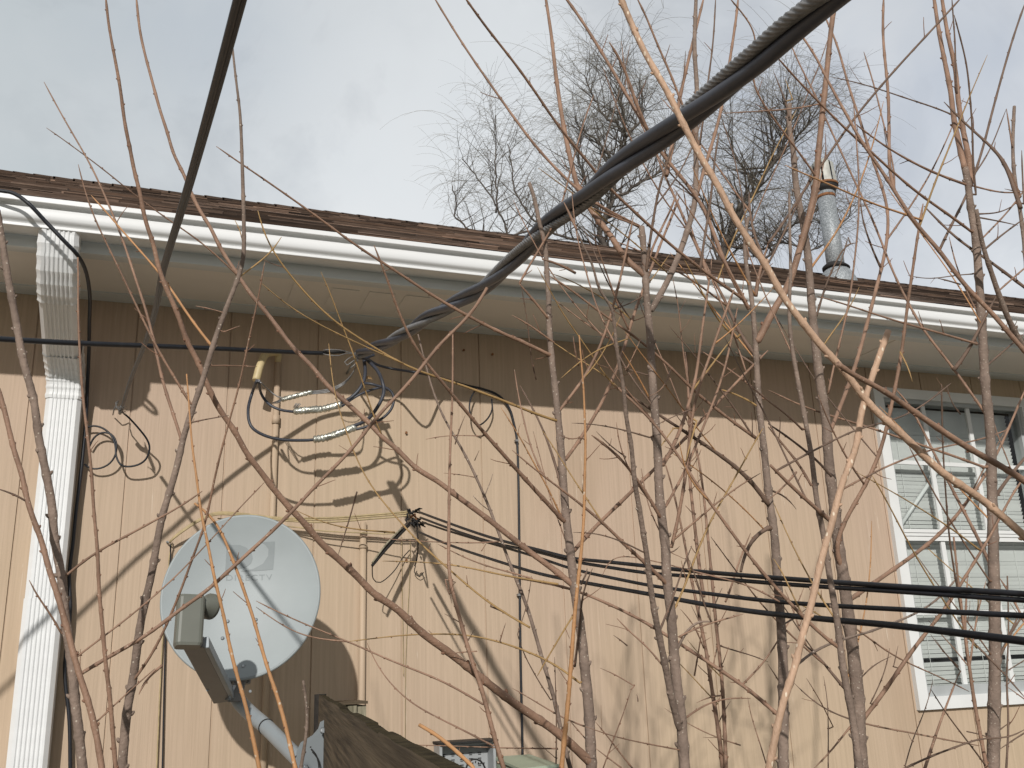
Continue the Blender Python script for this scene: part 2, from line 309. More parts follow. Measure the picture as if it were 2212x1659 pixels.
# roof of stepped shingle courses
RY0, RZ0, RY1, RZ1 = -0.50, 2.9075, 4.0, 5.272
sl = Vector((0, RY1 - RY0, RZ1 - RZ0)); SL = sl.length; sl.normalize(); nrm = Vector((0, -sl.z, sl.y))
rs = random.Random(4); r_ = MB(); pitch = 0.125; nc = int(SL / pitch)
rb = MB(); o0 = Vector((0, RY0, RZ0)) - nrm * 0.012
pa = [Vector((XL - 0.3, 0, 0)) + o0, Vector((XR + 0.3, 0, 0)) + o0, Vector((XR + 0.3, 0, 0)) + o0 + sl * SL, Vector((XL - 0.3, 0, 0)) + o0 + sl * SL]
for i in range(nc + 1):
    x = XL - 0.3 + rs.random() * 0.2; s0 = i * pitch
    rowt = rs.choice([0.78, 0.95, 1.05, 1.2])
    while x < XR + 0.3:
        wd = rs.choice([0.14, 0.18, 0.25, 0.33, 0.9]); x1 = min(x + wd, XR + 0.35)
        th = rs.choice([0.0045, 0.006, 0.004, 0.0125]); off = rs.uniform(-0.008, 0.008); tone = rowt * rs.choice([0.45, 0.62, 0.8, 1.0, 1.0, 1.25, 1.9]); hu = rs.uniform(-.05, .05); tc_ = (tone * (1 + hu), tone, tone * (1 - hu))
        kk = rs.uniform(0.15, 0.9); dk = tuple(q * kk for q in tc_)
        A = Vector((x, RY0, RZ0)) + sl * (s0 + off); B = Vector((x1 - 0.003, RY0, RZ0)) + sl * (s0 + off + rs.uniform(-0.003, 0.003))
        up = sl * (pitch + 0.02 - off)
        t0, t1 = th + rs.uniform(-0.001, 0.001), th + rs.uniform(-0.001, 0.001)
        r_.quad(A + nrm * t0, B + nrm * t1, B + up + nrm * 0.001, A + up + nrm * 0.001, c=tc_)
        r_.quad(A - nrm * 0.004, B - nrm * 0.004, B + nrm * t1, A + nrm * t0, c=dk)
        r_.quad(A - nrm * 0.004, A + nrm * t0, A + up + nrm * 0.001, c=dk); r_.quad(B - nrm * 0.004, B + up + nrm * 0.001, B + nrm * t1, c=dk)
        x = x1
e0 = Vector((0, RY1, RZ1))
r_.quad(pa[0], pa[1], pa[2], pa[3], c=(0.5, 0.5, 0.5))
r_.quad((XL - 0.3, 4, 5.262), (XR + 0.3, 4, 5.262), (XR + 0.3, 8.4, 2.95), (XL - 0.3, 8.4, 2.95), c=(0.7, 0.7, 0.7))
x = XL - 0.3
while x < XR + 0.3:                           # ridge caps
    c_ = rs.uniform(0.6, 1.2); z = 5.283 + rs.uniform(0, 0.004)
    r_.quad((x, 3.86, z - 0.062), (x + 0.15, 3.86, z - 0.067), (x + 0.15, 4, z), (x, 4, z + 0.003), c=(c_, c_, c_)); r_.quad((x, 4, z + 0.003), (x + 0.15, 4, z), (x + 0.15, 4.14, z - 0.07), (x, 4.14, z - 0.062), c=(c_, c_, c_))
    r_.quad((x, 3.86, z - 0.09), (x + 0.15, 3.86, z - 0.09), (x + 0.15, 3.86, z - 0.067), (x, 3.86, z - 0.062), c=(c_ * 0.4,) * 3)
    x += 0.135
roof = r_.build('roof', M['shingle'], house)
# flue pipe near the ridge
fx, fy = 5.90, 3.5
zr = RZ0 + (fy - RY0) * (RZ1 - RZ0) / (RY1 - RY0)
flue = MB(); flue.tube([(fx, fy, zr - 0.1), (fx, fy, 5.90)], 0.083, 24); fl = flue.build('flue_pipe', M['galv'], roof)
q = MB(); P = []; R = []
for i in range(7): tt = i / 6; P.append((fx, fy, zr - 0.14 + tt * 0.24)); R.append(0.185 * math.sqrt(max(0.05, 1 - (tt * 0.88) ** 2)))
q.tube(P, R, 24); q.build('flashing', M['galv'], roof)
q = MB(); q.tube([(fx, fy, zr + 0.085), (fx, fy, zr + 0.10), (fx + 0.005, fy, zr + 0.125)], [0.125, 0.128, 0.10], 24); q.build('storm_collar', M['dark'], roof)
q = MB(); q.tube([(fx, fy, 5.84), (fx, fy, 5.87)], 0.0865, 24); q.build('rust_band', M['rust'], roof)
q = MB(); q.tube([(fx, fy, 5.872), (fx, fy, 5.90), (fx, fy, 5.92), (fx, fy, 5.965)], [0.075, 0.075, 0.095, 0.128], 24); q.build('cap_collar', M['dark'], roof)
q = MB(); q.tube([(fx, fy, 5.962), (fx, fy, 5.985)], [0.130, 0.130], 24); q.build('cap_rim', M['rust'], roof)
q = MB()
for k in range(8):
    a0 = k * math.pi / 4 + 0.12; a1 = a0 + math.pi / 4 - 0.16; pr_ = []
    for j in range(5):
        a = a0 + (a1 - a0) * j / 4; pr_.append((math.cos(a), math.sin(a)))
    for j in range(4):
        (c0, s0), (c1, s1) = pr_[j], pr_[j + 1]
        q.quad((fx + c0 * .122, fy + s0 * .122, 5.985), (fx + c1 * .122, fy + s1 * .122, 5.985), (fx + c1 * .108, fy + s1 * .108, 6.20), (fx + c0 * .108, fy + s0 * .108, 6.20))
        q.quad((fx + c0 * .108, fy + s0 * .108, 6.20), (fx + c1 * .108, fy + s1 * .108, 6.20), (fx + c1 * .07, fy + s1 * .07, 6.235), (fx + c0 * .07, fy + s0 * .07, 6.235))
q.tube([(fx, fy, 6.20), (fx, fy, 6.236)], 0.08, 20); q.build('flue_cap', M['whitecap'], roof)
q = MB(); q.tube([(fx, fy, 5.985), (fx, fy, 6.20)], 0.085, 20); q.build('cap_core', M['dark'], roof)

# downspout: fluted rectangular pipe swept from the gutter outlet back to the wall
def sweep(path, wd, dp, flutes=True, crimps=None):
    mb = MB(); sec = []
    nfl = 6 if flutes else 0
    sec += [(-wd / 2, dp / 2), (wd / 2, dp / 2), (wd / 2, -dp / 2 + 0.012), (wd / 2 - 0.012, -dp / 2)]
    if nfl:
        span = wd - 0.036
        for k in range(nfl * 4 + 1):
            xx = span / 2 - span * k / (nfl * 4); sec.append((xx, -dp / 2 + (0.0032 if k % 4 in (1, 2) and k < nfl * 4 else 0)))
    sec += [(-wd / 2 + 0.012, -dp / 2), (-wd / 2, -dp / 2 + 0.012)]
    n = len(sec); rings = []
    for i, (p, sc) in enumerate(path):
        p = Vector(p); t = (Vector(path[min(i + 1, len(path) - 1)][0]) - Vector(path[max(i - 1, 0)][0])).normalized()
        side = Vector((1, 0, 0)); nor = side.cross(t).normalized()          # points away from the front
        if nor.y < 0: nor = -nor
        if abs(nor.y) < 0.05: nor = Vector((0, 0, 1)) if t.y > 0 else nor
        mb.v += [tuple(p + side * (a * sc) + nor * (b * sc)) for a, b in sec]
    for i in range(len(path) - 1):
        for k in range(n):
            a0 = i * n + k; a1 = i * n + (k + 1) % n; mb.f.append((a0, a1, a1 + n, a0 + n)); mb.sm.append(False); mb.c.append(None)
    return mb
dx = -0.305
pipe = sweep([((dx, -0.045, 2.52), 1.0), ((dx, -0.045, 1.83), 1.0)], 0.103, 0.075)
spout = pipe.build('downspout', M['white'], house)
sweep([((dx, -0.046, 1.84), 1.0), ((dx, -0.046, 0.15), 1.0)], 0.107, 0.079).build('lower_pipe', M['white'], spout)
def arc(pts, crimp):
    path = spline([tuple(p) for p in pts], 0.011); o2 = []
    for i, p in enumerate(path): o2.append((p, 1.0 + (0.035 if crimp and i % 3 == 0 else 0)))
    return o2
dX = dx - 0.012
sweep(arc([(dX, -0.505, 2.832), (dX, -0.500, 2.80), (dX, -0.475, 2.755), (dX, -0.43, 2.715), (dX, -0.385, 2.69)], True), 0.106, 0.076).build('elbow', M['white'], spout)
sweep([((dX, -0.40, 2.697), 0.97), ((dX, -0.13, 2.585), 0.97)], 0.104, 0.074).build('offset_pipe', M['white'], spout)
sweep(arc([(dX + .003, -0.16, 2.60), (dX + .006, -0.10, 2.572), (dX + .009, -0.060, 2.54), (dx, -0.047, 2.50), (dx, -0.045, 2.46)], True), 0.107, 0.079).build('elbow', M['white'], spout)

# window
win = MB()
T0, T1, B0, B1 = 2.955, 3.87, 1.365, 2.735
win.box((T0, -0.022, B0), (WX0, 0.03, B1)); win.box((WX1, -0.022, B0), (T1, 0.03, B1)); win.box((WX0, -0.022, WZ1), (WX1, 0.03, B1)); win.box((WX0, -0.022, B0), (WX1, 0.03, WZ0))
wo = win.build('window', M['frame'], house)
q = MB(); fw = 0.018
for a, b2 in (((WX0, -0.006, WZ0), (WX0 + fw, 0.045, WZ1)), ((WX1 - fw, -0.006, WZ0), (WX1, 0.045, WZ1)), ((WX0 + fw, -0.006, WZ1 - fw), (WX1 - fw, 0.045, WZ1)), ((WX0 + fw, -0.006, WZ0), (WX1 - fw, 0.045, WZ0 + 0.04))): q.box(a, b2)
q.build('window_frame', M['framegrey'], wo)
gx0, gx1 = WX0 + fw, WX1 - fw
q = MB(); q.box((gx0, 0.001, 2.075), (gx1, 0.04, 2.088)); q.box((gx0, -0.003, 2.089), (gx1, 0.03, 2.104)); q.box((gx0, 0.006, 2.055), (gx1, 0.04, 2.0745)); q.build('meeting_rail', M['frame'], wo)
q = MB()
for mx_ in (3.245, 3.507): q.box((mx_ - 0.0115, 0.003, 2.105), (mx_ + 0.0115, 0.0112, WZ1 - fw)); q.box((mx_ - 0.0115, 0.013, WZ0 + 0.04), (mx_ + 0.0115, 0.0212, 2.054))
q.box((gx0, 0.0045, 2.392), (gx1, 0.0112, 2.41)); q.box((gx0, 0.0145, 1.742), (gx1, 0.0212, 1.758)); q.build('muntins', M['frame'], wo)
q = MB(); q.quad((gx0, 0.012, 2.1), (gx1, 0.012, 2.1), (gx1, 0.012, WZ1 - fw), (gx0, 0.012, WZ1 - fw)); q.build('pane', M['glass'], wo)
q = MB(); q.quad((gx0, 0.022, WZ0 + .04), (gx1, 0.022, WZ0 + .04), (gx1, 0.022, 2.056), (gx0, 0.022, 2.056)); q.build('pane', M['glass'], wo)
q = MB(); z = WZ0 + 0.035; rb_ = random.Random(2)
while z < WZ1 - 0.02:
    tl = 0.0085 + rb_.uniform(-0.001, 0.0012) * 1; dz = 0.006 * math.sin(z * 9)
    if 1.545 < z < 1.565: z += 0.018; continue
    q.quad((gx0, 0.074, z - tl + rb_.uniform(-.0008, .0008)), (gx1, 0.074, z - tl + rb_.uniform(-.0008, .0008)), (gx1, 0.066, z + tl * 0.85), (gx0, 0.066, z + tl * 0.85)); z += 0.0178
for x in (gx0 + 0.10, gx0 + 0.39, gx0 + 0.68): q.box((x, 0.064, WZ0), (x + 0.0015, 0.0655, WZ1))
q.build('blind', M['blind'], wo)
q = MB(); q.box((WX0 - 0.2, 0.5, WZ0 - 0.2), (WX1 + 0.2, 0.52, WZ1 + 0.2)); q.box((WX0 - 0.2, 0.1, WZ0 - 0.22), (WX1 + 0.2, 0.5, WZ0 - 0.2)); q.box((WX0 - 0.2, 0.1, WZ1 + 0.1), (WX1 + 0.2, 0.5, WZ1 + 0.12)); q.box((WX0 - .22, .1, WZ0 - .2), (WX0 - .2, .5, WZ1 + .1)); q.box((WX1 + .2, .1, WZ0 - .2), (WX1 + .22, .5, WZ1 + .1)); q.build('room_behind', M['room'], wo)
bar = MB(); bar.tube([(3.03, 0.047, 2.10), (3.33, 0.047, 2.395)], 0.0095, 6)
bar.build('reflection_streak', M['frame'], label='pale stick leaning diagonally behind the upper pane of the window', cat='stick')  # added rod stands in for a streak of light reflected in the pane
# painted wires, conduits on the wall
cq = MB(); a = at(601, 775, 3.28); b2 = at(601, 1150, 3.28); cq.tube([(a.x, -0.012, a.z), (a.x, -0.012, 0.9)], 0.0105, 12); cond = cq.build('conduit', M['wall'], house)
q = MB(); zz = at(601, 915, 3.28).z; q.tube([(a.x, -0.013, zz), (a.x, -0.013, zz + .03)], 0.0135, 12); q.build('strap', M['wall'], cond)
h1, h2, h3 = at(562, 790, 3.18), at(553, 822, 3.17), at(575, 765, 3.22)
q = MB(); q.tube(spline([(a.x, -0.012, a.z), (a.x - .004, -0.03, a.z + .022), tuple(h3), tuple(h1), tuple(h2)], 0.008), [0.0105] * 3 + [0.0125] * 200, 12) if False else None
pth = spline([(a.x, -0.012, a.z - .01), (a.x - .004, -0.03, a.z + .018), tuple(h3), tuple(h1), tuple(h2)], 0.008)
q.tube(pth, [0.0105 + 0.003 * min(1, i / 8) for i in range(len(pth))], 12); q.build('weatherhead', M['cream'], cond)
a = at(784, 1300, 3.28); zt = at(784, 1128, 3.28).z
q = MB(); q.tube([(a.x, -0.013, zt), (a.x, -0.013, 0.9)], 0.0115, 12); c2_ = q.build('conduit', M['wall'], house)
q = MB(); q.tube([(a.x, -0.013, zt - .09), (a.x, -0.013, zt - .075)], 0.014, 12); q.build('strap', M['wall'], c2_)
# ------------------------------------------------------------------ cables
def wpath(pts, step=8):                      # (u, v, d) picture guide points -> smooth 3D path
    return [at(*p) for p in spline(pts, step)]
def wire(mb, pts, r, n=8, step=8): P = wpath(pts, step); mb.tube(P, r, n); return P
def zpath(pts, z0, z1, step=14):             # straight run in space: 1/z is linear along the picture
    S = spline([(u, v) for u, v in pts], step); Ls = [0]
    for a, b in zip(S[:-1], S[1:]): Ls.append(Ls[-1] + float(np.linalg.norm(b - a)))
    T = Ls[-1]; return [atz(s[0], s[1], 1 / (1 / z0 + (1 / z1 - 1 / z0) * l_ / T)) for s, l_ in zip(S, Ls)]
def smooth3(P, it=3):
    for _ in range(it): P = [P[0]] + [(P[i - 1] + P[i] * 2 + P[i + 1]) / 4 for i in range(1, len(P) - 1)] + [P[-1]]
    return P
# twisted service drop: two insulated legs and a bare stranded neutral
drop = empty('service_drop_cable', 'thick twisted service cable with a bare strand, rising to the upper right', 'cable')
ctr = zpath([(778, 764), (860, 728), (925, 686), (1028, 630), (1095, 576), (1160, 508), (1222, 458), (1272, 419), (1331, 366), (1431, 290), (1531, 213), (1631, 130), (1709, 56), (1784, -8), (1880, -80)], 2.90, 0.79, 10)
ctr = smooth3(ctr, 6)
for k in range(40): ctr.append(ctr[-1] + (ctr[-1] - ctr[-2]).normalized() * 0.1)
LEN = [0]
for a, b2 in zip(ctr[:-1], ctr[1:]): LEN.append(LEN[-1] + (b2 - a).length)
def helix(phase, off, r, lobes=0, la=0.0, tw=0.0, n=12, pitch=0.78):
    P = []; nx = None
    for i, p in enumerate(ctr):
        t = (ctr[min(i + 1, len(ctr) - 1)] - ctr[max(i - 1, 0)]).normalized()
        if nx is None: nx = t.cross(Vector((0, 0, 1))).normalized()
        nx = (nx - t * nx.dot(t)).normalized(); ny = t.cross(nx); an = phase + 2 * math.pi * LEN[i] / pitch
        P.append(p + (nx * math.cos(an) + ny * math.sin(an)) * off)
    P2 = [Vector(q) for q in spline([tuple(q) for q in P], 0.006)]
    return MB().tube(P2, r, n, lobes=lobes, la=la, twist=tw)
PH = 3.6
helix(PH, 0.0084, 0.0082, n=14).build('insulated_conductor', M['greyins'], drop)
helix(PH + 2.09, 0.0084, 0.0082, n=14).build('insulated_conductor', M['greyins'], drop)
helix(PH + 4.19, 0.0088, 0.0072, lobes=7, la=0.20, tw=95, n=28).build('bare_neutral', M['alu'], drop)
# loops under the drop, splices
lw = MB(); D1 = 3.13
P = wire(lw, [(555, 822, 2.95), (545, 848, 3.05), (536, 885, 3.02), (542, 920, 3.0), (570, 940, 3.0), (612, 950, 3.0), (665, 951, 3.0), (680, 949, 3.0)], 0.0049)
P = wire(lw, [(760, 922, 2.99), (795, 905, 2.96), (818, 875, 2.93), (829, 848, 2.92), (826, 825, 2.92), (815, 800, 2.96), (793, 777, 3.03)], 0.0060)
P = wire(lw, [(762, 929, 2.99), (793, 921, 2.98), (828, 902, 2.96), (847, 880, 2.95), (850, 855, 2.95), (838, 840, 2.95), (818, 834, 2.95), (800, 829, 2.95), (783, 828, 2.97)], 0.0045)
P = wire(lw, [(559, 822, 2.95), (564, 850, 3.05), (580, 872, 3.03), (605, 885, 3.02), (638, 890, 3.02)], 0.0045)
P = wire(lw, [(734, 872, 3.0), (762, 856, 2.98), (782, 832, 2.98), (789, 805, 3.0), (786, 775, 3.04)], 0.0058)
P = wire(lw, [(738, 878, 3.0), (770, 856, 2.98), (800, 843, 2.98), (825, 837, 2.98), (838, 843, 2.97)], 0.0042)
loops = lw.build('drip_loop_cable', M['greyins'], label='dark drip loops hanging below the service cable on the shaded siding', cat='cable')
q = MB(); wire(q, [(563, 826, 2.95), (580, 842, 3.05), (600, 857, 3.04), (618, 860, 3.03)], 0.0022, 6)
for k in range(3): wire(q, [(672, 846 + k * 2.5, 3.02), (712, 840 + k * 3, 3.01), (745, 824 + k * 2, 3.0), (765, 800, 3.10 + .004 * k), (772, 778, 3.03)], 0.0021, 6)
for k in range(3): wire(q, [(610, 860 + k * 2, 3.03), (600, 866 + k * 2.2, 3.03), (592 - k * 3, 869 + k, 3.13)], 0.0016, 5)
q.build('bare_wire', M['alu'], loops)
def tape(pts, r, seed):
    rr = random.Random(seed); S = spline(pts, 3.0); P = [at(*p) for p in S]; R = [r * (0.86 + 0.28 * abs(math.sin(i * 1.1 + seed)) + rr.uniform(-0.08, 0.08)) for i in range(len(P))]
    R[0] *= 0.6; R[-1] *= 0.6
    return MB().tube(P, R, 12, lobes=3, la=0.1, twist=40)
for pts, r, sd in (([(607, 864, 3.03), (640, 855, 3.03), (676, 846, 3.02)], 0.0082, 1), ([(634, 889, 3.02), (665, 886, 3.01), (700, 883, 3.01), (738, 873, 3.0)], 0.0118, 2), ([(676, 950, 3.0), (705, 945, 3.0), (738, 934, 2.99), (770, 922, 2.99)], 0.0118, 3)):
    tape(pts, r, sd).build('taped_splice', M['foil'], loops)
q = MB(); c0 = at(642, 881, 3.01)
for k in range(5): q.tube([c0 + Vector((-.012 + .003 * k, 0, 0)), c0 + Vector((-.006 + .004 * k, -.008, .012 + .002 * (k % 2)))], 0.0012, 5)
q.build('wire_end', M['alu'], loops)
# horizontal black cable and its wedge clamp
q = MB(); P = wire(q, [(-60, 729, 2.42), (160, 741, 2.58), (400, 750, 2.79), (553, 757, 2.93), (640, 761, 3.01), (700, 763, 3.04)], 0.0072, 10)
q.tube([P[0] + (P[0] - P[3]).normalized() * 5, P[0]], 0.0072, 10)
tag(obj('house_cable', q.mesh('house_cable'), M['black']), 'black cable running level across the downspout to the clamp at the anchor', 'cable')
ck = empty('wedge_clamp', 'shiny wedge clamp with wire bail where the level cable meets the anchor', 'clamp')
q = MB(); a, b2 = at(702, 760, 3.03), at(745, 760, 3.03)
q.tube([a, b2], [0.0085, 0.006], 8); q.build('clamp_body', M['dark'], ck)
q = MB()
for dv, e in ((-5, 7), (7, 4)): wire(q, [(698, 760 + dv * .6, 3.02), (710, 760 + dv, 3.01), (733, 761 + dv, 3.01), (748, 761 + dv * .3, 3.02), (772, 765, 3.04)], 0.0016, 6)
wire(q, [(770, 765, 3.03), (752, 775, 3.02), (744, 782, 3.02), (750, 789, 3.02), (764, 779, 3.01), (772, 778, 3.02), (766, 788, 3.02), (757, 795, 3.02)], 0.0018, 6)
q.build('bail', M['alu'], ck)
q = MB(); a = at(773, 770, 3.1); q.tube([Vector((a.x, 0.0, a.z)), at(772, 768, 3.06), at(768, 764, 3.03), at(773, 760, 3.02), at(780, 766, 3.03)], 0.0042, 8); q.build('eye_bolt', M['galv'], ck)
q = MB(); q.tube([at(772, 770, 2.99), at(790, 770, 2.99), at(808, 763, 2.98)], [0.011, 0.0135, 0.010], 10, lobes=3, la=0.1, twist=30); q.build('grip_sleeve', M['greyins'], ck)
# right hand phone cable from the anchor, loop, then down the wall
q = MB()
wire(q, [(790, 772, 3.13), (815, 788, 3.14), (850, 797, 3.15), (900, 805, 3.05), (950, 816, 3.2), (1005, 832, 3.24), (1045, 841, 3.27), (1078, 855, 3.282), (1100, 882, 3.288), (1110, 915, 3.29), (1117, 955, 3.291), (1120, 1050, 3.291), (1122, 1200, 3.291), (1124, 1400, 3.291), (1128, 1590, 3.291), (1129, 1700, 3.291)], 0.0047, 8)
wire(q, [(1030, 838, 3.26), (1018, 858, 3.25), (1014, 880, 3.24), (1019, 905, 3.24), (1033, 919, 3.24), (1052, 906, 3.25), (1063, 885, 3.26), (1062, 862, 3.27)], 0.0030, 8)
pc = q.build('phone_cable', M['black'], label='thin black cable with one hanging ring, running straight down the middle of the siding', cat='cable')
q = MB()
for u, v in ((1116, 952), (1121, 1285)): a = at(u, v, 3.288); q.box(tuple(a + Vector((-.006, -.006, -.004))), tuple(a + Vector((.006, .008, .004))))
q.build('cable_clip', M['alu'], pc)
# left drop wire
q = MB(); P = zpath([(528, -60), (512, 0), (458, 205), (400, 415), (362, 540), (347, 595), (335, 665), (310, 747), (282, 815), (264, 876)], 0.66, 2.87, 12); P = smooth3(P, 4)
for k in range(30): P.insert(0, P[0] + (P[0] - P[1]).normalized() * 0.12)
q.tube(P, [0.0028 * (1 + 0.25 * i / len(P)) for i in range(len(P))], 10)
P2 = [p + Vector((0.0044, 0.0, 0.0015)) * (1 - 0.1 * i / len(P)) for i, p in enumerate(P)]; q.tube(P2, [0.0027 * (1 + 0.1 * i / len(P)) for i in range(len(P))], 10)
dw = q.build('drop_wire', M['black'], label='flat black drop wire slanting from the top edge down to the hook beside the downspout', cat='wire')
q = MB(); a = at(262, 884, 3.15); cl_ = [at(266, 874, 3.093), at(261, 886, 3.133), at(259, 893, 3.167)]; q.tube(cl_, [.006, .0075, .005], 8)
for k in range(4): wire(q, [(250 + k * 3, 882 + k * 2, 3.05), (262, 880 + 5 * k - 4, 3.03), (272, 880 + k * 5, 3.15)], 0.0014, 5)
wire(q, [(262, 886, 3.144), (252, 880, 3.178), (250, 870, 3.19), (256, 866, 3.207), (246, 886, 3.235), (244, 896, 3.285)], 0.0022, 6); q.build('wire_hook', M['alu'], dw)
q = MB()
wire(q, [(264, 890, 3.15), (280, 904, 3.161), (300, 926, 3.178), (318, 950, 3.201), (323, 970, 3.212), (315, 992, 3.223), (298, 1004, 3.235), (275, 1008, 3.24), (260, 1003, 3.24), (251, 985, 3.246), (249, 962, 3.252), (240, 940, 3.257), (222, 925, 3.263), (202, 920, 3.269), (185, 924, 3.274)], 0.0031, 8)
wire(q, [(193, 965, 3.274), (203, 946, 3.269), (220, 935, 3.263), (240, 938, 3.257), (251, 955, 3.252), (250, 980, 3.252), (238, 1000, 3.257), (218, 1011, 3.263), (197, 1012, 3.269), (183, 1003, 3.28)], 0.0030, 8)
q.build('wire_coil', M['black'], dw)
# cable beside the downspout
q = MB()
wire(q, [(-40, 405, 2.70), (0, 412, 2.69), (30, 418, 2.68), (62, 440, 2.665), (100, 480, 2.68), (140, 522, 2.69), (168, 552, 2.72), (186, 588, 2.80), (194, 640, 2.92), (193, 700, 3.05), (192, 760, 3.15), (189, 830, 3.24), (186, 900, 3.27), (177, 1000, 3.27), (166, 1090, 3.27), (158, 1170, 3.27), (150, 1240, 3.27), (152, 1310, 3.27), (148, 1370, 3.27), (140, 1450, 3.28), (150, 1560, 3.28), (152, 1680, 3.28)], 0.0056, 8)
tag(obj('gutter_cable', q.mesh('gutter_cable'), M['black']), 'black cable looping over the gutter and down beside the white downspout', 'cable')
# three telephone lines to the right
def zwire(name, runs, label):
    mb = MB()
    for pts, r0, r1, z1 in runs:
        P = smooth3(zpath(pts, 3.02, z1, 14), 3); P += [P[-1] + (P[-1] - P[-3]).normalized() * .4 * j for j in range(1, 12)]; n_ = len(P); mb.tube(P, [r0 + (r1 - r0) * i / n_ for i in range(n_)], 10)
    return tag(obj(name, mb.mesh(name), M['black']), label, 'cable', 'overhead lines leaving to the right')
ZR = 1.0
zwire('overhead_line', [([(905, 1106), (1000, 1141), (1080, 1167), (1161, 1187), (1235, 1206), (1306, 1213), (1400, 1223), (1481, 1232), (1659, 1247), (1809, 1258), (1959, 1268), (2084, 1275), (2270, 1287)], .0036, .0036, ZR),
                        ([(908, 1118), (1000, 1152), (1080, 1176), (1161, 1192), (1235, 1212), (1306, 1224), (1400, 1238), (1481, 1244), (1684, 1261), (1834, 1271), (2034, 1284), (2270, 1301)], .0034, .0030, ZR)], 'uppermost of the black lines leaving to the right, a doubled pair')
zwire('overhead_line', [([(912, 1128), (978, 1150), (1078, 1179), (1168, 1206), (1226, 1226), (1281, 1240), (1306, 1245), (1406, 1265), (1506, 1279), (1659, 1298), (1809, 1309), (1959, 1317), (2270, 1333)], .0030, .0034, ZR)], 'thin single black line in the middle of the lines leaving to the right')
zwire('overhead_line', [([(900, 1147), (978, 1180), (1106, 1222), (1181, 1243), (1281, 1262), (1406, 1284), (1531, 1307), (1659, 1325), (1809, 1340), (1959, 1354), (2270, 1392)], .0034, .0048, ZR)], 'lowest and thickest black line leaving to the right')
# grips and knots where they end, cream wires to the left
kn = MB(); rk = random.Random(8)
for (u, v, r, n) in ((893, 1104, 15, 16), (905, 1128, 15, 16), (888, 1125, 18, 14)):
    for _ in range(n):
        a = (u + rk.uniform(-r, r * .6), v + rk.uniform(-r, r) * .35, 3.14 + rk.uniform(-.03, .03)); b2 = (a[0] + rk.uniform(-2, 15), a[1] + rk.uniform(-5, 11), a[2] + rk.uniform(-.02, .02))
        kn.tube([at(*a), at((a[0] + b2[0]) / 2, (a[1] + b2[1]) / 2 + rk.uniform(-2, 2), a[2]), at(*b2)], [.0028, .0036, .0014], 5)
knot = kn.build('line_grip', M['dark'], label='frayed dark wire grips where the overhead lines end on the siding', cat='grip')
q = MB(); wire(q, [(803, 1221, 3.02), (830, 1186, 3.06), (858, 1156, 3.1), (885, 1128, 3.13)], 0.0030, 6); wire(q, [(806, 1217, 3.03), (845, 1165, 3.07), (880, 1128, 3.13)], 0.0020, 6); wire(q, [(804, 1222, 3.02), (838, 1182, 3.06), (884, 1134, 3.13)], 0.0045, 6); q.build('dead_end_clamp', M['dark'], knot)
q = MB(); wire(q, [(804, 1216, 3.015), (834, 1176, 3.05), (868, 1140, 3.1)], 0.0028, 6); q.build('clamp_tail', M['oldpost'], knot)
q = MB(); wire(q, [(901, 1140, 3.15), (903, 1170, 3.05), (902, 1195, 3.19), (899, 1214, 3.22), (896, 1222, 3.26)], 0.0026, 6); wire(q, [(804, 1221, 3.03), (806, 1250, 3.12), (822, 1258, 3.2), (850, 1235, 3.25), (870, 1205, 3.27), (885, 1188, 3.28)], 0.0018, 6)  # second run draws the cast shadow of a loop as dark wire
wire(q, [(898, 1222, 3.27), (895, 1236, 3.28), (906, 1246, 3.28), (915, 1236, 3.27)], 0.0016, 6); q.build('wire_tail_and_shadow', M['dark'], knot)
q = MB(); a = at(890, 1115, 3.28); q.tube([Vector((a.x, 0, a.z)), Vector((a.x, -0.06, a.z)), at(895, 1112, 3.15), at(900, 1122, 3.14), at(894, 1130, 3.15)], 0.004, 8); q.build('hook', M['rust'], knot)
q = MB()
for k, (dv, dd) in enumerate(((0, 0), (4, .008), (9, .02))):
    wire(q, [(366, 1172, 3.27), (378, 1158 + dv * .3, 3.26), (400, 1141 + dv * .4, 3.25), (432, 1121 + dv * .4, 3.25), (470, 1107 + dv * .5, 3.25), (528, 1110 + dv * .5, 3.25), (600, 1118 + dv * .6, 3.24), (680, 1119 + dv, 3.22), (740, 1117 + dv, 3.2), (800, 1112 + dv, 3.18), (850, 1108 + dv, 3.16), (885, 1104 + dv, 3.15)], 0.0030, 6)
wire(q, [(470, 1120, 3.27), (600, 1135, 3.26), (650, 1140, 3.25), (700, 1147, 3.23), (780, 1151, 3.21), (840, 1153, 3.18), (875, 1146, 3.15)], 0.0022, 6)
wire(q, [(372, 1172, 3.28), (366, 1200, 3.285), (363, 1244, 3.288), (350, 1400, 3.289), (337, 1690, 3.289)], 0.0022, 6)
cw = q.build('house_wire', M['creamwire'], label='old tan painted wires strung from the frayed grips behind the dish to a wall hook', cat='wire')
q = MB(); wire(q, [(368, 1176, 3.27), (368, 1200, 3.285), (362, 1300, 3.288), (357, 1389, 3.289), (350, 1690, 3.289)], 0.0024, 6); q.build('coax_tail', M['black'], cw)
q = MB(); a = at(365, 1170, 3.28); q.tube([Vector((a.x - .006, 0, a.z)), Vector((a.x - .006, -.02, a.z)), Vector((a.x + .004, -.024, a.z - .005)), Vector((a.x + .006, -.02, a.z + .006))], 0.0028, 6); q.build('wall_hook', M['galv'], cw)
q = MB()
wire(q, [(868, 1160, 3.285), (868.5, 1244, 3.292), (871, 1400, 3.292), (872, 1460, 3.292)], 0.0011, 5); wire(q, [(886, 1165, 3.285), (885, 1244, 3.292), (881, 1320, 3.292), (876, 1440, 3.292), (875, 1600, 3.292)], 0.0011, 5)
